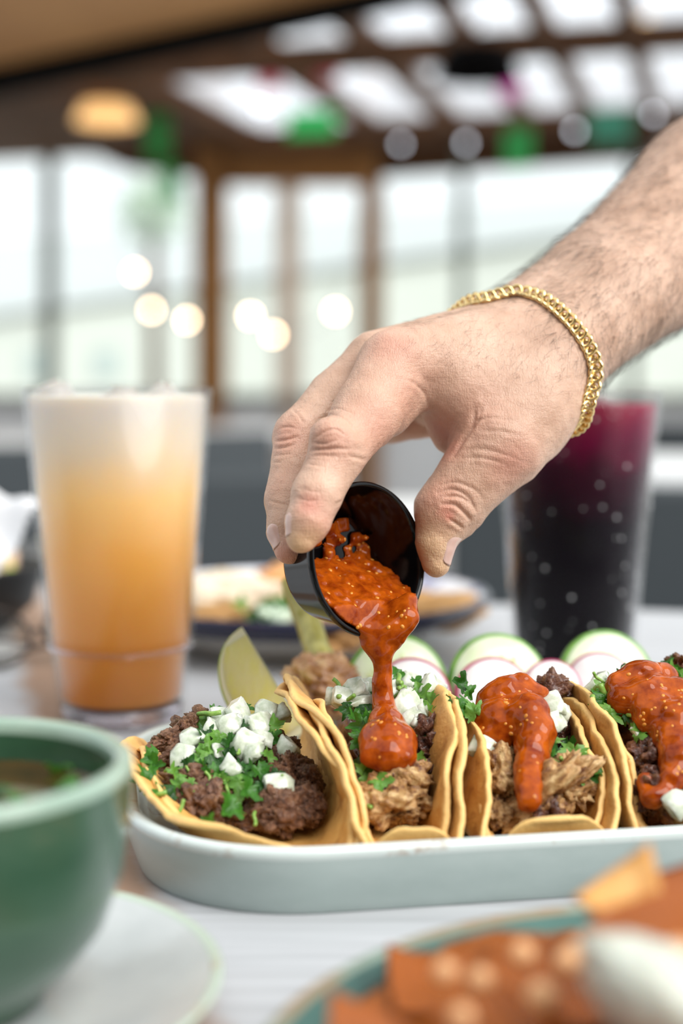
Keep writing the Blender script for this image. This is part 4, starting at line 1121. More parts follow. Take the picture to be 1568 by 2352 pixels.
def salsa_blob(chains, noise_seed, parent, pxbox, nseeds):
    allp = [P(px, py, d) for ch in chains for px, py, d, r in ch]
    lo = np.min([list(p) for p in allp], axis=0) - 0.013; hi = np.max([list(p) for p in allp], axis=0) + 0.013
    f = Field(lo, hi, 0.0007)
    for ch in chains:
        f.chain([(np.array(P(px, py, d)), r / 1000) for px, py, d, r in ch], 0.005)
    f.noise(0.0008, 190, 2, noise_seed, 0.004)
    Vv, Q = f.mesh('salsa'); Vv = smooth_np(Vv, Q, 2)
    o = newobj('salsa', mesh_np('salsa', Vv, Q), M['salsa'], parent)
    b = BVHTree.FromPolygons([Vector(v) for v in Vv], [tuple(q) for q in Q.tolist()])
    r = random.Random(noise_seed)
    x0, y0, x1, y1 = pxbox
    seeds(b, [(r.uniform(x0, x1), r.uniform(y0, y1)) for _ in range(nseeds)], parent, noise_seed)
    return o
salsa_blob([[(1120, 1610, 0.497, 5), (1160, 1600, 0.499, 6.5), (1200, 1590, 0.502, 6), (1240, 1600, 0.502, 4)],
            [(1125, 1650, 0.491, 6), (1165, 1655, 0.490, 7.5), (1210, 1650, 0.488, 7)],
            [(1115, 1690, 0.488, 4), (1150, 1690, 0.486, 5)],
            [(1215, 1640, 0.486, 7), (1232, 1680, 0.481, 6.2), (1222, 1720, 0.475, 5.4), (1212, 1760, 0.468, 4.2), (1214, 1800, 0.462, 3.8), (1215, 1838, 0.456, 3.6)]], 61, T3, (1100, 1580, 1250, 1830), 26)
salsa_blob([[(1420, 1575, 0.503, 5), (1470, 1565, 0.507, 7), (1520, 1560, 0.510, 6)],
            [(1435, 1610, 0.497, 6), (1490, 1610, 0.496, 8), (1550, 1610, 0.498, 8), (1620, 1620, 0.50, 8)],
            [(1500, 1650, 0.489, 6.5), (1560, 1660, 0.486, 8), (1620, 1680, 0.486, 8)],
            [(1545, 1700, 0.480, 7), (1560, 1750, 0.472, 6.5), (1540, 1790, 0.467, 4.5)], [(1480, 1800, 0.467, 3.2), (1500, 1832, 0.462, 3.0), (1525, 1825, 0.462, 3.0)]], 62, T4, (1430, 1545, 1568, 1780), 40)

# ------------------------------------------------------------------ garnish along the back of the tray
M['cuke'] = pmat('cucumber_flesh', (0.66, 0.78, 0.50), 0.3, (0.78, 0.87, 0.68), 60.0, 4.0, sss=0.3, sssr=(0.8, 1, 0.5), sscale=0.003, coat=0.2)
M['cukeskin'] = pmat('cucumber_peel', (0.07, 0.22, 0.02), 0.3, (0.17, 0.38, 0.05), 120.0)
M['cukeseed'] = pmat('cucumber_seeds', (0.62, 0.72, 0.35), 0.3, (0.72, 0.80, 0.5), 150.0, sss=0.2, sscale=0.002)
M['radish'] = pmat('radish_flesh', (0.86, 0.84, 0.86), 0.3, (0.93, 0.92, 0.93), 70.0, sss=0.3, sssr=(1, 0.8, 0.9), sscale=0.003, coat=0.2)
M['radskin'] = pmat('radish_skin', (0.34, 0.010, 0.085), 0.3, (0.46, 0.03, 0.14), 80.0)
def slice_disc(name, px, pytop, d, r, th, m1, m2, label, cat, group, tiltx, tiltz, seedm=None, sq=1.0):
    top = P(px, pytop, d)
    q = (Matrix.Rotation(tiltz, 3, 'Z') @ Matrix.Rotation(tiltx, 3, 'X'))      # disc axis local -Y
    c = top - q @ Vector((0, 0, r))
    t = empty(name, c); tag(t, label, cat, group)
    rs = random.Random(int(px))
    ph = rs.uniform(0, 6)
    def ring(rad, y): return [c + q @ Vector((rad * math.cos(a) * (1 + 0.012 * math.sin(3 * a + ph)), y, sq * rad * math.sin(a) * (1 + 0.012 * math.sin(2 * a + ph)))) for a in [2 * PI * j / 56 for j in range(56)]]
    newobj('flesh', grid_mesh('flesh', [ring(0.0002, -th / 2 - 0.0002), ring(r * 0.5, -th / 2 - 0.0001), ring(r * 0.93, -th / 2), ring(r * 0.935, th / 2), ring(0.0002, th / 2)]), m1, t)
    newobj('peel', grid_mesh('peel', [ring(r * 0.93, -th / 2 - 0.00003), ring(r * 0.98, -th / 2 + 0.0001), ring(r, -th / 2 + 0.0006), ring(r, th / 2 - 0.0006), ring(r * 0.985, th / 2), ring(r * 0.95, th / 2)]), m2, t)
    if seedm:
        V_, Q_, T_ = [], [], []
        for k in range(18):
            a = 2 * PI * k / 18 + rs.uniform(-.1, .1); rad = r * rs.uniform(0.42, 0.55); i0 = len(V_)
            u = Vector((math.cos(a), 0, math.sin(a))); w = Vector((-math.sin(a), 0, math.cos(a)))
            for hgt, qq in ((-0.0, 1.0), (-0.0004, 0.7)):
                for j in range(8):
                    b_ = 2 * PI * j / 8; V_.append(c + q @ (u * (rad + math.cos(b_) * 0.0026 * qq) + w * math.sin(b_) * 0.0011 * qq + Vector((0, -th / 2 - 0.0001 + hgt, 0))))
            V_.append(c + q @ (u * rad + Vector((0, -th / 2 - 0.0006, 0))))
            for j in range(8):
                Q_.append((i0 + j, i0 + (j + 1) % 8, i0 + 8 + (j + 1) % 8, i0 + 8 + j)); T_.append((i0 + 16, i0 + 8 + j, i0 + 8 + (j + 1) % 8))
        o = newobj('seeds', mesh_np('seeds', np.array([list(v) for v in V_]), np.array(Q_), np.array(T_)), seedm, t); o['kind'] = 'stuff'
GC, GR = 'cucumber slices along the tray', 'radish slices along the tray'
slice_disc('cucumber_slice', 905, 1458, 0.600, 0.0220, 0.0045, M['cuke'], M['cukeskin'], 'cucumber slice standing directly behind the falling salsa', 'cucumber', GC, -0.30, 0.12, M['cukeseed'])
slice_disc('cucumber_slice', 1135, 1455, 0.607, 0.0222, 0.0045, M['cuke'], M['cukeskin'], 'cucumber slice between the salsa stream and the purple drink', 'cucumber', GC, -0.32, 0.18, M['cukeseed'])
slice_disc('cucumber_slice', 1380, 1449, 0.618, 0.0222, 0.0045, M['cuke'], M['cukeskin'], 'cucumber slice in front of the base of the purple drink', 'cucumber', GC, -0.30, 0.22, M['cukeseed'])
slice_disc('radish_slice', 943, 1510, 0.584, 0.0162, 0.0030, M['radish'], M['radskin'], 'radish slice behind the falling salsa', 'radish', GR, -0.30, 0.10)
slice_disc('radish_slice', 1126, 1508, 0.592, 0.0165, 0.0030, M['radish'], M['radskin'], 'large radish slice standing before the middle cucumber slice', 'radish', GR, -0.30, 0.15)
slice_disc('radish_slice', 1262, 1514, 0.596, 0.0125, 0.0030, M['radish'], M['radskin'], 'smallest radish slice, between two cucumber slices', 'radish', GR, -0.30, 0.10)
slice_disc('radish_slice', 1376, 1497, 0.602, 0.0145, 0.0030, M['radish'], M['radskin'], 'radish slice nearest the purple drink', 'radish', GR, -0.28, -0.15)

# lime wedge
M['limeflesh'] = pmat('lime_flesh', (0.92, 0.90, 0.26), 0.22, (0.98, 0.96, 0.50), 260.0, 4.0, 0.3, 0.7, stretch=(1, 1, 0.35), bump=0.35, bscale=500, sss=0.7, sssr=(0.9, 1, 0.3), sscale=0.012, coat=0.1)
M['pith'] = pmat('lime_pith', (0.86, 0.86, 0.62), 0.5, sss=0.2, sscale=0.003)
M['limepeel'] = pmat('lime_peel', (0.42, 0.55, 0.06), 0.35, (0.55, 0.62, 0.12), 200.0, bump=0.3, bscale=900)
def lime():
    top = P(556, 1440, 0.565)
    ax = (RIGHT * 0.50 - UP * 0.84 + FWD * 0.05).normalized()
    L_ = 0.0245; R_ = 0.0212
    r1 = (-RIGHT * 0.85 - UP * 0.50 - FWD * 0.12); r1 = (r1 - ax * r1.dot(ax)).normalized()
    r2v = ax.cross(r1)
    if r2v.dot(FWD) < 0: r2v = -r2v
    c = top + ax * L_
    t = empty('lime_wedge', c); tag(t, 'pale green lime wedge standing at the back of the tray', 'lime')
    def pt(f, s, ang):
        rad = R_ * math.sqrt(max(0, 1 - s * s)) * (1 + 0.10 * abs(s) ** 6)
        return c + ax * (s * L_) + (r1 * math.cos(ang) + r2v * math.sin(ang)) * (rad * f)
    A2 = math.radians(75); ss = [math.sin(-PI / 2 + PI * k / 30) for k in range(31)]
    def face(ang, f0, f1, bulge):
        rings = []
        for k in range(7):
            f = f0 + (f1 - f0) * k / 6
            off = (r1 * -math.sin(ang) + r2v * math.cos(ang)) * (-1 if ang < 0.1 else 1) * bulge * math.sin(PI * k / 6)
            rings.append([pt(f, s * (0.86 if f1 < 0.9 else 1.0 - 0.0 * f), ang) + off for s in ss])
        return rings
    for ang in (0.0, A2):
        newobj('flesh', grid_mesh('flesh', face(ang, 0.02, 0.87, 0.0006), False), M['limeflesh'], t)
        newobj('pith', grid_mesh('pith', [[pt(0.0, s, ang) - (r1 * -math.sin(ang) + r2v * math.cos(ang)) * (-1 if ang < 0.1 else 1) * 0.0002 for s in ss], [pt(0.5, s, ang) - (r1 * -math.sin(ang) + r2v * math.cos(ang)) * (-1 if ang < 0.1 else 1) * 0.0002 for s in ss], [pt(0.955, s, ang) for s in ss]], False), M['pith'], t)
    rings = [[pt(0.955, s, 0) for s in ss]] + [[pt(1.0, s, A2 * k / 12) for s in ss] for k in range(13)] + [[pt(0.955, s, A2) for s in ss]]
    newobj('peel', grid_mesh('peel', rings, False), M['limepeel'], t)
lime()

# grilled spring onion
M['char'] = meat_material('charred_onion_bulb', (0.20, 0.07, 0.02), (0.42, 0.20, 0.07), (0.62, 0.40, 0.20), 0.25, 0.5)
M['gstem'] = pmat('grilled_green_stem', (0.24, 0.22, 0.03), 0.28, (0.48, 0.44, 0.12), 130.0, 5.0, stretch=(1, 1, 0.3), coat=0.4, bump=0.3, bscale=400)
go = empty('grilled_spring_onion', P(742, 1560, 0.595)); tag(go, 'grilled spring onion with browned bulb and green stem behind the tacos', 'onion')
bme = lump_mesh('bulb', 77, 5, 0.16, 1.5, 0.10, 0.25); bme.materials.append(M['char'])
place('bulb', bme, P(742, 1572, 0.594), (0.0145, 0.0135, 0.0125), (0.2, 0.3, 0.1), go)
newobj('stem', tube('stem', catmull([P(738, 1520, 0.600), P(722, 1475, 0.606), P(708, 1430, 0.612), P(692, 1385, 0.617), P(676, 1330, 0.622)], 6), [0.0062] * 4 + [0.0056] * 10 + [0.006] * 6 + [0.0064] * 5, 14), M['gstem'], go)
pl_ = place('browned_layer', lump_mesh('browned_layer', 78, 4, 0.25, 1.5, 0.1, 0.3), P(785, 1560, 0.604), (0.008, 0.007, 0.011), (0.3, 0.2, 0.6), go); pl_.data.materials.append(M['dark'])

# ------------------------------------------------------------------ platter behind
M['enamel'] = pmat('white_enamel_blue_pattern', (0.80, 0.82, 0.86), 0.2, (0.10, 0.11, 0.26), 42.0, 3.0, 0.52, 0.62, coat=0.4)
M['whiteware'] = pmat('cream_stoneware', (0.66, 0.64, 0.60), 0.3, (0.74, 0.72, 0.68), 10.0)
M['navy'] = pmat('navy_rim', (0.006, 0.007, 0.035), 0.2, coat=0.3)
bp_ = empty('platter', (-0.028, 0.882, 0)); tag(bp_, 'white platter with a navy rim and blue pattern behind the salsa cup', 'plate')
RP = 0.121
for nm, prof, mt in (('platter_body', [(0.001, 0.002), (0.06, 0.0), (0.075, 0.0), (0.078, 0.004), (0.096, 0.0145), (RP - 0.016, 0.0175)], M['whiteware']),
                     ('rim', [(RP - 0.016, 0.0175), (RP - 0.001, 0.0255), (RP + 0.0005, 0.030), (RP - 0.002, 0.0315), (RP - 0.005, 0.0305)], M['navy']),
                     ('patterned_well', [(RP - 0.005, 0.0305), (RP - 0.015, 0.0265), (0.092, 0.018), (0.078, 0.0085), (0.001, 0.0075)], M['enamel'])):
    o = newobj(nm, lathe(nm, prof, 96), mt); o.parent = bp_
def heap(px, py, d, s, mat, name, label, cat, seed, n=1, rad=0.0):
    me = lump_mesh(name, seed, 4, 0.22, 1.6, 0.12, 0.2); me.materials.append(mat)
    o = bpy.data.objects.new(name, me); COL.objects.link(o); o.location = P(px, py, d); o.scale = s; o.rotation_euler = (0, 0, seed); tag(o, label, cat); return o
heap(535, 1378, 0.88, (0.042, 0.030, 0.016), pmat('pale_rice', (0.74, 0.60, 0.42), 0.5, (0.85, 0.76, 0.62), 8.0, bump=0.5, bscale=30), 'rice_mound', 'pale mound of rice on the navy rimmed platter', 'rice', 3)
heap(690, 1365, 0.90, (0.030, 0.026, 0.018), pmat('orange_rice', (0.66, 0.28, 0.09), 0.5, (0.78, 0.42, 0.18), 8.0), 'orange_rice', 'orange rice beside the pale rice on the platter', 'rice', 4)
heap(505, 1425, 0.84, (0.036, 0.022, 0.010), pmat('refried_beans', (0.36, 0.18, 0.05), 0.4, (0.50, 0.28, 0.10), 6.0), 'refried_beans', 'brown refried beans at the front of the platter', 'beans', 5)
heap(1000, 1405, 0.86, (0.026, 0.03, 0.011), pmat('brown_stew', (0.42, 0.20, 0.05), 0.4, (0.60, 0.34, 0.12), 6.0), 'stewed_meat', 'orange brown stewed meat on the platter beside the salsa cup', 'meat', 6)
heap(760, 1440, 0.82, (0.05, 0.022, 0.008), pmat('brown_stew_dark', (0.40, 0.19, 0.06), 0.4, (0.55, 0.32, 0.13), 6.0), 'stewed_meat', 'brown meat at the platter front behind the grilled onion', 'meat', 8)
gs = empty('green_salad', P(600, 1410, 0.82)); tag(gs, 'chopped green lettuce on the platter behind the lime', 'salad')
_r = random.Random(9)
for k in range(26):
    place('lettuce_piece', LEAF[_r.randrange(len(LEAF))], P(_r.uniform(555, 670), _r.uniform(1385, 1440), _r.uniform(0.80, 0.83)), _r.uniform(0.007, 0.012), camrot(_r, 1.0), gs)
M['lettuce'] = pmat('pale_lettuce', (0.55, 0.72, 0.5), 0.4, (0.75, 0.85, 0.72), 5.0)
lt = lump_mesh('lettuce_rib', 33, 3, 0.3, 1.6, 0.1); lt.materials.append(M['lettuce'])
for k in range(7):
    place('lettuce_rib', lt, P(_r.uniform(575, 680), _r.uniform(1415, 1450), _r.uniform(0.80, 0.82)), (0.007, 0.005, 0.004), rrot(_r), gs)

# ------------------------------------------------------------------ left edge: bowl, napkin, spectacles
M['blackbowl'] = pmat('black_stone_bowl', (0.008, 0.008, 0.008), 0.5, bump=0.3, bscale=400)
_c = P(0, 1290, 0.93)
bb = empty('black_bowl', (_c.x - 0.035, _c.y, 0)); tag(bb, 'black bowl of chopped salad cut by the picture edge', 'bowl')
RBB = 0.062; zb = 0.043
for nm, prof in (('bowl_body', [(0.001, 0.001), (0.034, 0.0), (0.040, 0.002), (0.056, 0.016), (RBB, zb - 0.002), (RBB, zb), (RBB - 0.004, zb), (0.05, 0.018), (0.03, 0.006), (0.001, 0.005)]),):
    o = newobj(nm, lathe(nm, prof, 64), M['blackbowl']); o.parent = bb
_r = random.Random(12)
cm = [pmat('salad_green', (0.20, 0.34, 0.03), 0.4, (0.45, 0.52, 0.06), 3.0), pmat('salad_yellow', (0.62, 0.52, 0.06), 0.4), pmat('salad_tomato', (0.50, 0.12, 0.05), 0.4), pmat('salad_pale', (0.6, 0.42, 0.3), 0.4)]
cl = []
for k in range(4):
    me = lump_mesh('salad_piece', 50 + k, 3, 0.3, 1.5, 0.1); me.materials.append(cm[k]); cl.append(me)
for k in range(46):
    a = _r.uniform(0, 6.28); q = 0.05 * math.sqrt(_r.random())
    place('salad_piece', cl[_r.choice((0, 0, 1, 2, 3))], Vector((bb.location.x + q * math.cos(a), bb.location.y + q * math.sin(a), 0.036 + 0.014 * (1 - q / 0.05) + _r.uniform(0, 0.006))), _r.uniform(0.006, 0.011), rrot(_r), bb)
M['napkin'] = pmat('white_paper_napkin', (0.86, 0.87, 0.89), 0.8, bump=0.3, bscale=300)
def napkin():
    A_, B_, C_, D_ = P(96, 1160, 0.845), P(-12, 1318, 0.840), P(-230, 1330, 0.90), P(-120, 1120, 0.93)
    rings = []; n = 26
    for side in (1, -1):
        pass
    top, bot = [], []
    for i in range(n):
        ra, rb = [], []
        for j in range(n):
            u, v = i / (n - 1), j / (n - 1)
            p = (A_ * (1 - u) + D_ * u) * (1 - v) + (B_ * (1 - u) + C_ * u) * v
            w = 0.0045 * math.sin(9 * v + 3 * u) + 0.003 * math.sin(14 * u + 5 * v)
            if i == 0: p = p + (A_ - D_).normalized() * 0.0022 * math.sin(j * 2.9)
            p = p + Vector((0.1, -0.5, 0.85)) * w
            ra.append(p); rb.append(p + Vector((0.1, 0.5, -0.8)) * 0.0012)
        top.append(ra); bot.append(rb)
    me = grid_mesh('paper_napkin', top + bot[::-1], False)
    o = newobj('paper_napkin', me, M['napkin']); tag(o, 'white paper napkin resting on the black bowl beside the orange drink', 'napkin')
napkin()
M['wire'] = pmat('dark_metal_frame', (0.05, 0.04, 0.035), 0.25, metal=0.8)
M['lens'] = clear_mat('tinted_lens', (0.75, 0.74, 0.70), 0.03, 1.8)
sp0 = T(-8, 1545); spx = empty('spectacles', (sp0.x, sp0.y, 0)); tag(spx, 'dark wire framed spectacles lying on the table beside the orange drink', 'glasses')
def spec():
    dirx = Vector((0.93, 0.36, 0)).normalized(); upv = Vector((-0.25, 0.55, 0.62)).normalized()
    base = Vector((sp0.x, sp0.y, 0.0))
    R_ = 0.0215
    for s, nm in ((0, 0), (1, 1)):
        c = base + dirx * (0.052 * s) + upv * R_ + Vector((0, 0, 0.002))
        pts = [c + (dirx * math.cos(a) + upv * math.sin(a) * 0.95) * R_ for a in [2 * PI * k / 40 for k in range(41)]]
        newobj('lens_rim', tube('lens_rim', pts, 0.0013, 8, False), M['wire'], spx)
        nn = dirx.cross(upv)
        rings = [[c + (dirx * math.cos(a) + upv * math.sin(a) * 0.95) * (R_ * f) + nn * (0.0025 * (1 - f * f)) for a in [2 * PI * k / 40 for k in range(40)]] for f in (0.02, 0.4, 0.75, 0.99)]
        newobj('lens', grid_mesh('lens', rings), M['lens'], spx)
    c0 = base + upv * R_ + dirx * R_; c1 = base + dirx * 0.052 + upv * R_ - dirx * R_
    newobj('bridge', tube('bridge', catmull([c0, (c0 + c1) / 2 + upv * 0.006, c1], 5), 0.0012, 8), M['wire'], spx)
    e1 = base + dirx * (0.052 + R_) + upv * R_ * 1.2; e0 = base - dirx * R_ + upv * R_ * 1.2
    newobj('temple', tube('temple', catmull([e1, e1 + Vector((0.002, 0.008, 0)), e1 - dirx * 0.05 + Vector((0, 0.014, -0.012)), e1 - dirx * 0.095 + Vector((0, 0.016, -0.020))], 6), 0.0012, 8), M['wire'], spx)
    newobj('temple', tube('temple', catmull([e0, e0 + Vector((-0.002, 0.010, 0)), e0 + dirx * 0.05 + Vector((0, 0.018, -0.012)), e0 + dirx * 0.095 + Vector((0, 0.020, -0.020))], 6), 0.0012, 8), M['wire'], spx)
spec()

# ------------------------------------------------------------------ dish in front, cut by the picture edge
M['teal'] = pmat('teal_green_glaze', (0.020, 0.065, 0.055), 0.45, (0.05, 0.125, 0.105), 14.0, coat=0.0)
fd0 = Vector((0.083, 0.262, 0))
fdh = empty('dinner_plate', fd0); tag(fdh, 'teal glazed plate of red sauced food closest to the picture bottom', 'plate')
RF = 0.104
for nm, prof, mt in (('plate_body', [(0.001, 0.001), (0.05, 0.0), (0.062, 0.0), (0.066, 0.004), (RF - 0.006, 0.018), (RF, 0.0225)], M['stone']),
                     ('rim', [(RF, 0.0225), (RF + 0.0006, 0.024), (RF - 0.001, 0.0252), (RF - 0.003, 0.0238)], pmat('sage_brown_rim', (0.20, 0.26, 0.21), 0.35, (0.26, 0.16, 0.08), 30.0, 4.0, 0.45, 0.65)),
                     ('well', [(RF - 0.003, 0.0238), (RF - 0.012, 0.018), (0.07, 0.008), (0.001, 0.006)], M['teal'])):
    o = newobj(nm, lathe(nm, prof, 110), mt); o.parent = fdh
M['redsauce'] = pmat('red_sauce_coat', (0.20, 0.040, 0.004), 0.25, (0.40, 0.115, 0.014), 90.0, 5.0, 0.3, 0.7, spec=0.3, coat=0.0, bump=0.3, bscale=200)
M['chip'] = pmat('fried_tortilla_chip', (0.56, 0.24, 0.045), 0.4, (0.70, 0.40, 0.13), 3.0, bump=0.3, bscale=300)
M['crumb'] = pmat('pale_crumbled_cheese', (0.62, 0.30, 0.12), 0.5, (0.70, 0.42, 0.22), 4.0)
M['cream'] = pmat('white_cream', (0.50, 0.53, 0.46), 0.25, sss=0.3, sscale=0.004)
ch = empty('sauced_chips', (fd0.x, fd0.y, 0.008)); tag(ch, 'red sauced tortilla chips with cream and cheese on the teal plate', 'food')
me = lump_mesh('sauce_heap', 91, 5, 0.14, 1.8, 0.08, 0.15); me.materials.append(M['redsauce'])
place('sauce_heap', me, Vector((fd0.x + 0.004, fd0.y + 0.004, 0.0215)), (0.087, 0.085, 0.0130), (0, 0, 1), ch)
def chip_mesh(seed):
    r = random.Random(seed); n = 10; rings = []
    for side in (0.5, -0.5):
        for i in range(n + 1):
            row = []
            f = i / n
            for j in range(n + 1):
                g = (j / n - 0.5) * (0.15 + 0.85 * f) * 1.15
                z = 0.35 * g * g * 1.4 + 0.12 * math.sin(3 * f + seed) + side * 0.06
                row.append((g, f - 0.5, z))
            rings.append((side, row))
    a = [r_ for s, r_ in rings if s > 0]; b = [r_ for s, r_ in rings if s < 0]
    full = []
    for ra, rb in zip(a, b): full.append(ra + rb[::-1])
    return grid_mesh('chip', full, True, True, True)
CH = []
for k in range(4):
    for mt in (M['redsauce'], M['chip']):
        m_ = chip_mesh(k); m_.materials.append(mt); CH.append(m_)
_r = random.Random(21)
for k in range(34):
    a = _r.uniform(0, 6.28); q = 0.076 * math.sqrt(_r.random())
    place('tortilla_chip', CH[2 * _r.randrange(4)], Vector((fd0.x + q * math.cos(a), fd0.y + q * math.sin(a), 0.0310 - 0.010 * (q / 0.076) ** 2 + _r.uniform(-0.003, 0.003))), (0.030, 0.034, 0.016), (_r.uniform(-.5, .5), _r.uniform(-.5, .5), _r.uniform(0, 6.28)), ch)
def upright(px, py, d, s, me, tw):
    p = P(px, py, d); q = (Vector((0.15, -0.8, 0.5)).normalized().to_track_quat('Z', 'Y') @ Euler((0, 0, tw)).to_quaternion()).to_euler()
    place('tortilla_chip', me, p, s, q, ch)
upright(1455, 2100, 0.318, (0.020, 0.021, 0.022), CH[1], 0.5)
upright(1540, 2115, 0.322, (0.024, 0.022, 0.018), CH[2], 0.2)
upright(1560, 2130, 0.30, (0.026, 0.030, 0.016), CH[0], 2.2)
crm = lump_mesh('cheese_crumb', 95, 3, 0.2, 1.5, 0.1); crm.materials.append(M['crumb'])
for px, py, s in [(1020, 2235, 4), (1100, 2250, 4), (1060, 2335, 4), (1200, 2190, 4), (1245, 2290, 5), (1330, 2190, 5), (1400, 2120, 5), (1300, 2210, 4), (1420, 2170, 5), (1560, 2120, 5), (1560, 2190, 5)]:
    bv = P(px, py, 0.31 - (py - 2100) * 0.00016)
    place('cheese_crumb', crm, bv, s / 1000 * 0.62, rrot(_r), ch)
cre = lump_mesh('cream_dollop', 96, 5, 0.10, 1.2, 0.03); cre.materials.append(M['cream'])
place('cream_dollop', cre, P(1560, 2335, 0.270), (0.022, 0.018, 0.0105), (0.1, 0.75, 0.5), ch)
# ------------------------------------------------------------------ hand and forearm
HS = 0.0325
def H(px, py, d): return np.array(P(px, py, d - HS))
def build_hand():
    res = 0.0008
    pts = [H(600, 780, .53), H(1950, 200, .74), H(1000, 1345, .56), H(1200, 900, .65), H(700, 1250, .50)]
    lo = np.min(pts, axis=0) - 0.02; hi = np.max(pts, axis=0) + 0.02
    lo[1] = H(700, 1100, .48)[1]
    hi[0] = H(1760, 500, .66)[0]
    f = Field(lo, hi, res)
    q = 0.955
    def C(F, a, ra, b, rb, k): F.cone(H(*a), ra * q / 1000, H(*b), rb * q / 1000, k)
    # forearm
    C(f, (1190, 779, .592), 20.5, (1372, 660, .620), 23.5, .010)
    C(f, (1372, 660, .620), 23.5, (1640, 455, .665), 37.0, .010)
    C(f, (1262, 828, .578), 20.0, (1400, 690, .605), 23.0, .010)
    C(f, (1400, 690, .605), 23.0, (1690, 530, .655), 30.0, .010)
    C(f, (1640, 455, .665), 37.0, (1950, 230, .73), 44.0, .010)
    C(f, (1690, 530, .655), 30.0, (1950, 320, .72), 38.0, .010)
    # metacarpals and palm
    C(f, (905, 842, .548), 13.6, (1215, 800, .580), 19.5, .008)
    C(f, (868, 838, .567), 13.0, (1190, 785, .592), 19.0, .008)
    C(f, (885, 860, .588), 12.0, (1190, 790, .602), 18.0, .008)
    C(f, (910, 890, .606), 11.0, (1200, 800, .610), 18.0, .008)
    C(f, (1262, 862, .572), 19.5, (1150, 1020, .553), 17.0, .010)
    C(f, (1195, 895, .568), 18.0, (1045, 885, .557), 14.0, .010)
    C(f, (1210, 960, .562), 16.0, (1090, 930, .557), 13.0, .010)
    C(f, (1180, 900, .590), 20.0, (1000, 900, .590), 14.0, .010)
    palm = f
    # index
    fi = palm.copy()
    for a, ra, b, rb in [((905, 842, .548), 13.6, (842, 950, .533), 12.4), ((842, 950, .533), 12.4, (778, 1036, .518), 10.0), ((778, 1036, .518), 10.0, (727, 1137, .509), 8.6), ((727, 1137, .509), 8.6, (707, 1200, .5055), 7.4), ((707, 1200, .5055), 7.4, (692, 1235, .5045), 5.5)]:
        C(fi, a, ra, b, rb, .004)
    C(fi, (945, 885, .553), 10.0, (885, 950, .545), 9.5, .006)
    C(fi, (755, 1000, .513), 6.5, (765, 1012, .513), 6.5, .006)       # knuckle
    # middle
    fm = palm.copy()
    for a, ra, b, rb in [((868, 838, .567), 13.0, (776, 918, .560), 11.6), ((776, 918, .560), 11.6, (692, 1003, .550), 10.4), ((692, 1003, .550), 10.4, (661, 1150, .537), 8.3), ((661, 1150, .537), 8.3, (659, 1215, .531), 7.1), ((659, 1215, .531), 7.1, (664, 1260, .527), 5.8)]:
        C(fm, a, ra, b, rb, .004)
    # ring and little, curled under
    fr = palm.copy()
    for a, ra, b, rb in [((885, 860, .588), 12.0, (805, 965, .596), 9.8), ((805, 965, .596), 9.8, (895, 968, .604), 8.8), ((895, 968, .604), 8.8, (990, 965, .602), 7.4)]:
        C(fr, a, ra, b, rb, .004)
    fp = palm.copy()
    for a, ra, b, rb in [((910, 890, .606), 11.0, (850, 960, .620), 8.8), ((850, 960, .620), 8.8, (930, 955, .626), 7.6), ((930, 955, .626), 7.6, (1000, 945, .624), 6.4)]:
        C(fp, a, ra, b, rb, .004)
    # thumb and web
    ft = palm.copy()
    for a, ra, b, rb in [((1150, 1020, .553), 17.0, (1022, 1174, .547), 11.5), ((1022, 1174, .547), 11.5, (1000, 1245, .545), 7.0), ((1000, 1245, .545), 7.0, (1001, 1293, .545), 5.6)]:
        C(ft, a, ra, b, rb, .005)
    C(ft, (1055, 1195, .549), 6.5, (1072, 1180, .549), 6.5, .005)
    fw = palm.copy()
    C(fw, (1030, 905, .560), 11.0, (1040, 1005, .562), 7.2, .006)
    C(fw, (1005, 915, .562), 8.0, (1025, 985, .563), 6.5, .006)
    def um(A, B, k):
        h = np.maximum(k - np.abs(A - B), 0) / k
        return np.minimum(A, B) - h * h * h * k / 6
    a = um(fi.a, ft.a, .0015)
    a = um(a, fm.a, .0007)
    a = um(a, fr.a, .0015)
    a = um(a, fp.a, .0015)
    a = um(a, fw.a, .0016)
    for ax_ in range(3):
        for e_ in (0, -1):
            sl_ = [slice(None)] * 3; sl_[ax_] = e_
            a[tuple(sl_)] = np.maximum(a[tuple(sl_)], 0.0004)
    f.a = a
    Vv, Q = f.mesh('hand')
    Vv = smooth_np(Vv, Q, 3, 0.5)
    return Vv, Q
HV, HQ = build_hand()
def subdiv(V, Q):
    n = len(V)
    E = np.sort(np.concatenate([Q[:, [0, 1]], Q[:, [1, 2]], Q[:, [2, 3]], Q[:, [3, 0]]]), axis=1).astype(np.int64)
    key = E[:, 0] * n + E[:, 1]
    uq, inv = np.unique(key, return_inverse=True)
    mid = 0.5 * (V[uq // n] + V[uq % n]); cen = V[Q].mean(1)
    m = inv.reshape(4, len(Q)) + n; c = n + len(uq) + np.arange(len(Q))
    V2 = np.concatenate([V, mid, cen])
    Q2 = np.concatenate([np.stack([Q[:, k], m[k], c, m[(k + 3) % 4]], -1) for k in range(4)])
    return V2, Q2
HV, HQ = subdiv(HV, HQ)
HV = smooth_np(HV, HQ, 2, 0.5)
HN = vnormals(HV, HQ)
if np.mean(np.sum(HN * (HV - HV.mean(0)), 1)) < 0: HN = -HN; HQ = HQ[:, ::-1].copy()
def bvh_of(V, Q): return BVHTree.FromPolygons([tuple(v) for v in V.tolist()], [tuple(q) for q in Q.tolist()])
hb0 = bvh_of(HV, HQ)
def hit(px, py, b=None):
    h = (b or hb0).ray_cast(CAM, (P(px, py, 1.0) - CAM).normalized())
    return h
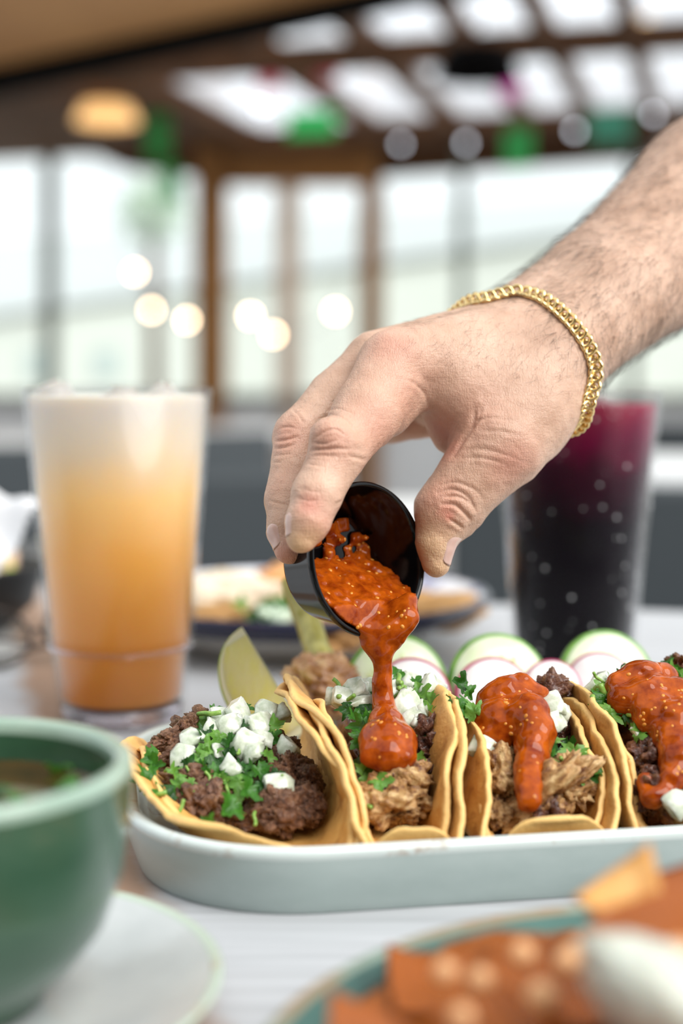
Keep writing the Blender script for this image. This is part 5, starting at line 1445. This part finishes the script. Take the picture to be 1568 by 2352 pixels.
# skin folds: (picture polyline, depth mm, width mm)
FOLDS = [
 ([(722, 1008), (745, 992), (770, 986), (792, 1000)], .35, .9), ([(714, 1034), (740, 1032), (772, 1030), (800, 1032)], .55, .9), ([(720, 1016), (745, 1020), (768, 1012)], .45, .8),
 ([(735, 962), (765, 952), (795, 966), (812, 988)], .30, .9), ([(745, 945), (775, 938), (808, 950)], .22, .9), ([(718, 1046), (745, 1046), (775, 1048)], .25, .8), ([(704, 1066), (722, 1068), (742, 1072)], .2, .8),
 ([(633, 1013), (652, 1011), (682, 1003)], .55, .9), ([(631, 1030), (655, 1027), (676, 1021)], .45, .8), ([(671, 940), (688, 957), (696, 972)], .30, .8), ([(640, 985), (660, 980), (680, 985)], .3, .9), ([(630, 1046), (650, 1045), (668, 1042)], .25, .8), ([(625, 1062), (645, 1062)], .2, .7),
 ([(616, 1150), (635, 1155), (655, 1160)], .25, .8), ([(690, 1120), (712, 1128), (735, 1130)], .15, .8), ([(682, 1142), (705, 1150), (725, 1150)], .2, .8),
 ([(1005, 1132), (1040, 1124), (1075, 1143), (1092, 1172)], .45, 1.0), ([(1016, 1158), (1045, 1160), (1068, 1180), (1080, 1194)], .85, 1.1), ([(1030, 1192), (1050, 1204), (1062, 1214)], .6, 1.0), ([(1022, 1142), (1055, 1141), (1086, 1162)], .4, .9), ([(1000, 1118), (1045, 1108), (1090, 1125), (1110, 1150)], .25, 1.0),
 ([(1042, 1046), (1060, 1016), (1084, 976), (1092, 940)], .9, 1.6), ([(1074, 1000), (1092, 975), (1112, 958)], .35, 1.0), ([(1084, 985), (1100, 960), (1105, 935)], .3, 1.0), ([(984, 936), (976, 906), (958, 886), (935, 872)], .35, 1.2),
 ([(1058, 1034), (1110, 1032), (1165, 1046), (1200, 1060)], .22, 1.2), ([(1090, 966), (1130, 960), (1175, 966)], .22, 1.2), ([(1062, 1052), (1110, 1052), (1160, 1068)], .2, 1.0), ([(1100, 990), (1150, 990), (1190, 1000)], .15, 1.0),
 ([(838, 1056), (818, 1052), (800, 1046)], .35, 1.0), ([(785, 1150), (768, 1160)], .25, 1.0), ([(1345, 905), (1320, 870), (1318, 800)], .12, 2.0)]
def fold_displace(V, N):
    D = np.zeros(len(V))
    for poly, dep, w in FOLDS:
        pp = catmull([(x, y, 0) for x, y in poly], 8); L3 = []
        for p in pp:
            h = hit(p.x, p.y)
            if h[0] is not None: L3.append(h[0])
        if len(L3) < 3: continue
        A = np.array([list(p) for p in L3]); w_ = w / 1000; lim = w_ * 4
        m = np.all((V > A.min(0) - lim) & (V < A.max(0) + lim), axis=1); idx = np.nonzero(m)[0]
        if len(idx) == 0: continue
        best = np.full(len(idx), 1e9); bt = np.zeros(len(idx))
        for i in range(len(A) - 1):
            ba = A[i + 1] - A[i]; pa = V[idx] - A[i]
            t = np.clip(pa @ ba / (ba @ ba + 1e-15), 0, 1)
            dd = np.linalg.norm(pa - t[:, None] * ba, axis=1)
            u = dd < best; best[u] = dd[u]; bt[u] = (i + t[u]) / (len(A) - 1)
        fade = np.sqrt(np.clip(np.sin(PI * np.clip(bt, 0.04, 0.96)), 0, 1))
        D[idx] += fade * dep / 1000 * (-np.exp(-(best / (w_ * 0.55)) ** 2) + 0.35 * np.exp(-((best - w_ * 1.5) / (w_ * 0.8)) ** 2))
    return V + N * D[:, None]
HV = fold_displace(HV, HN)
HV = HV + HN * (0.00016 * fbm(HV * 260, 2, 3))[:, None]
# colour masks
def blobmask(spots):
    m = np.zeros(len(HV))
    for px, py, r, s in spots:
        h = hit(px, py)
        if h[0] is None: continue
        d = np.linalg.norm(HV - np.array(h[0]), axis=1); m = np.maximum(m, s * np.exp(-(d / (r / 1000)) ** 2))
    return m
red = blobmask([(905, 795, 11, .55), (935, 900, 16, .4), (875, 985, 14, .45), (660, 1000, 8, .55), (765, 1010, 9, .45), (712, 1160, 5, .9), (735, 1205, 8, .5), (1180, 1062, 10, .6), (1000, 1150, 10, .5), (1015, 985, 10, .8), (1035, 1030, 7, .8), (1020, 1175, 4, .9), (1030, 1185, 2.5, 1.2), (960, 1185, 6, .5), (830, 1090, 12, .35), (950, 985, 12, .5), (655, 1280, 7, .7), (640, 1100, 9, .2), (1090, 960, 14, .3)])
pale = blobmask([(690, 1255, 6, 1.0), (712, 1240, 5, .8), (985, 1260, 9, .9), (1000, 1310, 9, .9), (975, 1225, 8, .6)])
hme = mesh_np('hand', HV, HQ)
for nm, arr in (('flush', red), ('pressed', pale)):
    at = hme.attributes.new(nm, 'FLOAT', 'POINT'); at.data.foreach_set('value', arr.astype(np.float32))
def skin_material():
    m = pmat('skin', (0.44, 0.270, 0.185), 0.42, (0.60, 0.400, 0.295), 60.0, 5.0, 0.3, 0.7, sss=0.20, sssr=(1.0, 0.35, 0.18), sscale=0.0035, spec=0.45)
    nt = m.node_tree; b = nt.nodes['Principled BSDF']; L = nt.links
    old = b.inputs['Base Color'].links[0].from_socket
    def mix(fac_attr, col, src, gain=1.0):
        at = nt.nodes.new('ShaderNodeAttribute'); at.attribute_name = fac_attr
        ml = nt.nodes.new('ShaderNodeMath'); ml.operation = 'MULTIPLY'; ml.inputs[1].default_value = gain; ml.use_clamp = True; L.new(at.outputs['Fac'], ml.inputs[0])
        mx = nt.nodes.new('ShaderNodeMix'); mx.data_type = 'RGBA'; L.new(ml.outputs[0], mx.inputs[0]); L.new(src, mx.inputs[6]); mx.inputs[7].default_value = (*col, 1)
        return mx.outputs[2]
    c = mix('flush', (0.54, 0.19, 0.14), old, 0.7)
    c = mix('pressed', (0.72, 0.47, 0.24), c, 0.6)
    tc = nt.nodes.new('ShaderNodeTexCoord')
    vo = nt.nodes.new('ShaderNodeTexVoronoi'); vo.feature = 'DISTANCE_TO_EDGE'; S(vo, 'Scale', 1150.0); S(vo, 'Randomness', 0.9)
    nz = nt.nodes.new('ShaderNodeTexNoise'); S(nz, 'Scale', 420.0); S(nz, 'Detail', 4.0)
    L.new(tc.outputs['Object'], nz.inputs['Vector'])
    mp = nt.nodes.new('ShaderNodeMapping'); mp.inputs['Rotation'].default_value = (0, 0.5, 0); mp.inputs['Scale'].default_value = (1.0, 0.7, 0.55); L.new(tc.outputs['Object'], mp.inputs['Vector'])
    L.new(mp.outputs[0], vo.inputs['Vector'])
    cr = nt.nodes.new('ShaderNodeMapRange'); cr.inputs[1].default_value = 0.0; cr.inputs[2].default_value = 0.16; L.new(vo.outputs['Distance'], cr.inputs[0])
    ad = nt.nodes.new('ShaderNodeMath'); ad.operation = 'MULTIPLY_ADD'; ad.inputs[1].default_value = 0.3; L.new(nz.outputs[0], ad.inputs[0]); vm = nt.nodes.new('ShaderNodeMath'); vm.operation = 'MULTIPLY'; vm.inputs[1].default_value = 0.35; L.new(cr.outputs[0], vm.inputs[0]); L.new(vm.outputs[0], ad.inputs[2])
    prevh = ad
    for rot, sc_, amp in (((0.0, 0.7, 0.4), (1500.0, 300.0, 300.0), 1.2), ((0.0, -0.5, 0.3), (300.0, 300.0, 1400.0), 1.0)):
        mq = nt.nodes.new('ShaderNodeMapping'); mq.vector_type = 'POINT'; mq.inputs['Rotation'].default_value = rot; mq.inputs['Scale'].default_value = sc_
        L.new(tc.outputs['Object'], mq.inputs['Vector'])
        nq = nt.nodes.new('ShaderNodeTexNoise'); S(nq, 'Scale', 1.0); S(nq, 'Detail', 2.0); S(nq, 'Distortion', 0.6); L.new(mq.outputs[0], nq.inputs['Vector'])
        aq = nt.nodes.new('ShaderNodeMath'); aq.operation = 'MULTIPLY_ADD'; aq.inputs[1].default_value = amp; L.new(nq.outputs[0], aq.inputs[0]); L.new(prevh.outputs[0], aq.inputs[2]); prevh = aq
    ad = prevh
    bp = nt.nodes.new('ShaderNodeBump'); S(bp, 'Strength', 0.6); S(bp, 'Distance', 0.0003); L.new(ad.outputs[0], bp.inputs['Height']); L.new(bp.outputs[0], b.inputs['Normal'])
    L.new(c, b.inputs['Base Color'])
    return m
M['skin'] = skin_material()
wrist = Vector(H(1225, 805, .588))
person = empty('person', (wrist.x + 0.2, wrist.y + 0.15, FLOOR_Z))
tag(person, 'bare hairy forearm and hand with a gold bracelet tipping a black sauce cup', 'person')
hand = newobj('hand', hme, M['skin'], person)
hb1 = bvh_of(HV, HQ)
# nails
M['nail'] = pmat('fingernail', (0.50, 0.315, 0.26), 0.2, (0.58, 0.39, 0.33), 150.0, sss=0.2, sscale=0.002, coat=0.25)
M['nailtip'] = pmat('nail_edge', (0.80, 0.72, 0.62), 0.3)
def nail(a, b, dors, t0, t1, ang, lift=0.00028):
    a = Vector(H(*a)); b = Vector(H(*b)); ax = (b - a).normalized(); L_ = (b - a).length
    dv = Vector(dors); dv = (dv - ax * dv.dot(ax)).normalized(); sv = ax.cross(dv)
    nu, nvv = 16, 17; top = []; bot = []
    for i in range(nu):
        u = i / (nu - 1); r1_, r2_ = [], []
        for j in range(nvv):
            v = 2 * j / (nvv - 1) - 1
            # rounded corners at both ends
            uu = t0 + (t1 - t0) * (0.5 + (u - 0.5) * max(0.0, 1 - abs(v) ** 3.2) ** 0.36)
            w = v * ang
            d = dv * math.cos(w) + sv * math.sin(w)
            base = a + ax * (uu * L_)
            h = hb1.ray_cast(base + d * 0.02, -d)
            p = h[0] if h[0] is not None and (h[0] - base).length < 0.014 else base + d * 0.006
            rr_ = (p - base).length
            p = base + d * (rr_ + lift * (1 - 1.9 * abs(v) ** 4) - 0.0005 * max(0.0, 1 - u / 0.2) ** 2)
            r1_.append(p); r2_.append(p - d * 0.0007)
        top.append(r1_); bot.append(r2_)
    ring = [t + list(reversed(q)) for t, q in zip(top, bot)]
    newobj('fingernail', grid_mesh('fingernail', ring, True, True, True), M['nail'], hand)
nail((727, 1137, .509), (692, 1245, .5045), (-0.95, -0.28, 0.10), 0.54, 1.02, 0.72)
nail((661, 1150, .537), (664, 1268, .527), (-0.85, -0.52, 0.0), 0.56, 1.0, 0.72)
nail((1022, 1176, .547), (1002, 1300, .545), (0.80, -0.58, 0.05), 0.42, 0.97, 0.78)
# hair
M['hair'] = pmat('dark_arm_hair', (0.035, 0.022, 0.014), 0.5)
def hairs(name, n, region, length, lift, seed, rad):
    r = random.Random(seed); rn = np.random.default_rng(seed)
    HNn = vnormals(HV, HQ)
    if np.mean(np.sum(HNn * HN, 1)) < 0: HNn = -HNn
    rel = HV - np.array(CAM)
    dz = rel @ np.array(FWD); pxx = CX + FPX * (rel @ np.array(RIGHT)) / dz; pyy = CY - FPX * (rel @ np.array(UP)) / dz
    front = np.sum(HNn * rel, 1) < 0.25 * np.linalg.norm(rel, axis=1)
    idx = np.nonzero(region(pxx, pyy) & front)[0]
    pick = rn.choice(idx, n)
    V_, Q_ = [], []
    armdir = (Vector(H(1190, 800, .585)) - Vector(H(1600, 500, .655))).normalized()
    for i in pick:
        p = Vector(HV[i]); nn = Vector(HNn[i])
        t = armdir + Vector((r.gauss(0, .35), r.gauss(0, .35), r.gauss(0, .35) - 0.35)); t = (t - nn * t.dot(nn)).normalized()
        l = length * r.uniform(0.5, 1.2); bend = nn.cross(t) * r.uniform(-0.35, 0.35)
        prev = None; i0 = len(V_); K = 5
        for k in range(K):
            s = k / (K - 1)
            q = p + t * (l * s) + bend * (l * s * s) + nn * (lift * l * math.sin(2.2 * s) - 0.0001 * (k == 0))
            rr_ = rad * (1 - 0.8 * s)
            for j in range(3):
                w = 2 * PI * j / 3; V_.append(q + (nn * math.cos(w) + nn.cross(t) * math.sin(w)) * rr_)
            if k:
                for j in range(3):
                    a_ = i0 + (k - 1) * 3 + j; b_ = i0 + (k - 1) * 3 + (j + 1) % 3; Q_.append((a_, b_, b_ + 3, a_ + 3))
    o = newobj(name, mesh_np(name, np.array([list(v) for v in V_]), np.array(Q_)), M['hair'], hand); o['kind'] = 'stuff'
fore = lambda x, y: (x - 1130) * 0.7 - (y - 700) * 0.72 > 40
hairs('arm_hair', 2600, lambda x, y: fore(x, y) & (x < 1640), 0.0115, 0.22, 1, 0.00006)
hairs('hand_hair', 420, lambda x, y: (~fore(x, y)) & (x > 930) & (y < 900 - (1300 - x) * 0.25), 0.0050, 0.15, 2, 0.000032)
hairs('finger_hair', 160, lambda x, y: (x < 800) & (y > 860) & (y < 1150), 0.0026, 0.15, 3, 0.000028)

# ------------------------------------------------------------------ bracelet
M['gold'] = pmat('polished_gold', (0.80, 0.60, 0.28), 0.14, metal=1.0)
def bracelet():
    arc = [(1118, 694), (1150, 683), (1190, 674), (1240, 688), (1300, 736), (1343, 795), (1362, 845), (1358, 888), (1338, 922)]
    raw = []
    for px, py in arc:
        h = None
        for s_ in (0, 6, 12, 20, 30, 45):
            f_ = s_ / math.hypot(1225 - px, 805 - py)
            h = hit(px + (1225 - px) * f_, py + (805 - py) * f_, hb1)
            if h[0] is not None and (h[0] - wrist).length < 0.06: break
        raw.append(h[0])
    axd = (Vector(H(1500, 600, .63)) - wrist).normalized()
    e1 = (raw[4] - wrist); e1 = (e1 - axd * e1.dot(axd)).normalized(); e2 = axd.cross(e1)
    fa = []
    for p_ in raw:
        v_ = p_ - wrist; fa.append((math.atan2(v_.dot(e2), v_.dot(e1)), v_.dot(axd)))
    fa.sort()
    fa = fa + [(fa[0][0] + 2 * PI, fa[0][1])]
    ang = np.linspace(fa[0][0], fa[0][0] + 2 * PI, 160, endpoint=False)
    sv_ = np.interp(ang, [x[0] for x in fa], [x[1] for x in fa])
    for _ in range(8): sv_ = (np.roll(sv_, 1) + 2 * sv_ + np.roll(sv_, -1)) / 4
    pts = []
    for a_, s_ in zip(ang, sv_):
        d_ = e1 * math.cos(a_) + e2 * math.sin(a_); o_ = wrist + axd * s_
        h = hb1.ray_cast(o_ + d_ * 0.06, -d_)
        r_ = (h[0] - o_).length if h[0] is not None else 0.028
        pts.append(o_ + d_ * (r_ + 0.0013))
    for _ in range(3):
        pts = [(pts[i - 1] + pts[i] * 2 + pts[(i + 1) % len(pts)]) / 4 for i in range(len(pts))]
    c = sum(pts, Vector()) / len(pts); NP = len(pts)
    t = empty('chain_bracelet', c); tag(t, 'gold curb chain bracelet around the wrist', 'bracelet')
    # one link
    A_, B_, R_ = 0.0029, 0.0022, 0.00078
    cl_ = [(A_ * math.cos(w), B_ * math.sin(w) * (1 + 0.15 * math.cos(w) ** 2), 0.0009 * math.sin(2 * w)) for w in [2 * PI * k / 24 for k in range(25)]]
    V_, Q_, _t = tube_np(cl_, R_, 8, False)
    link = mesh_np('link', np.array([list(v) for v in V_]), np.array(Q_)); link.materials.append(M['gold'])
    seg = [(pts[(k + 1) % NP] - pts[k]).length for k in range(NP)]; tot = sum(seg); cnt = int(tot / 0.0034)
    acc = 0; k = 0
    for i in range(cnt):
        s = tot * i / cnt
        while acc + seg[k] < s: acc += seg[k]; k += 1
        f_ = (s - acc) / seg[k]; p = pts[k].lerp(pts[(k + 1) % NP], f_)
        tg = (pts[(k + 1) % NP] - pts[k]).normalized(); outw = (p - c).normalized(); outw = (outw - tg * outw.dot(tg)).normalized()
        sd = outw.cross(tg)
        mt = Matrix((tg, sd, outw)).transposed()
        mt = mt @ Matrix.Rotation(math.radians(28), 3, 'X') @ Matrix.Rotation(math.radians(22), 3, 'Z')
        o = bpy.data.objects.new('link', link); COL.objects.link(o); attach(o, t)
        o.location = p; o.rotation_euler = mt.to_euler()
bracelet()
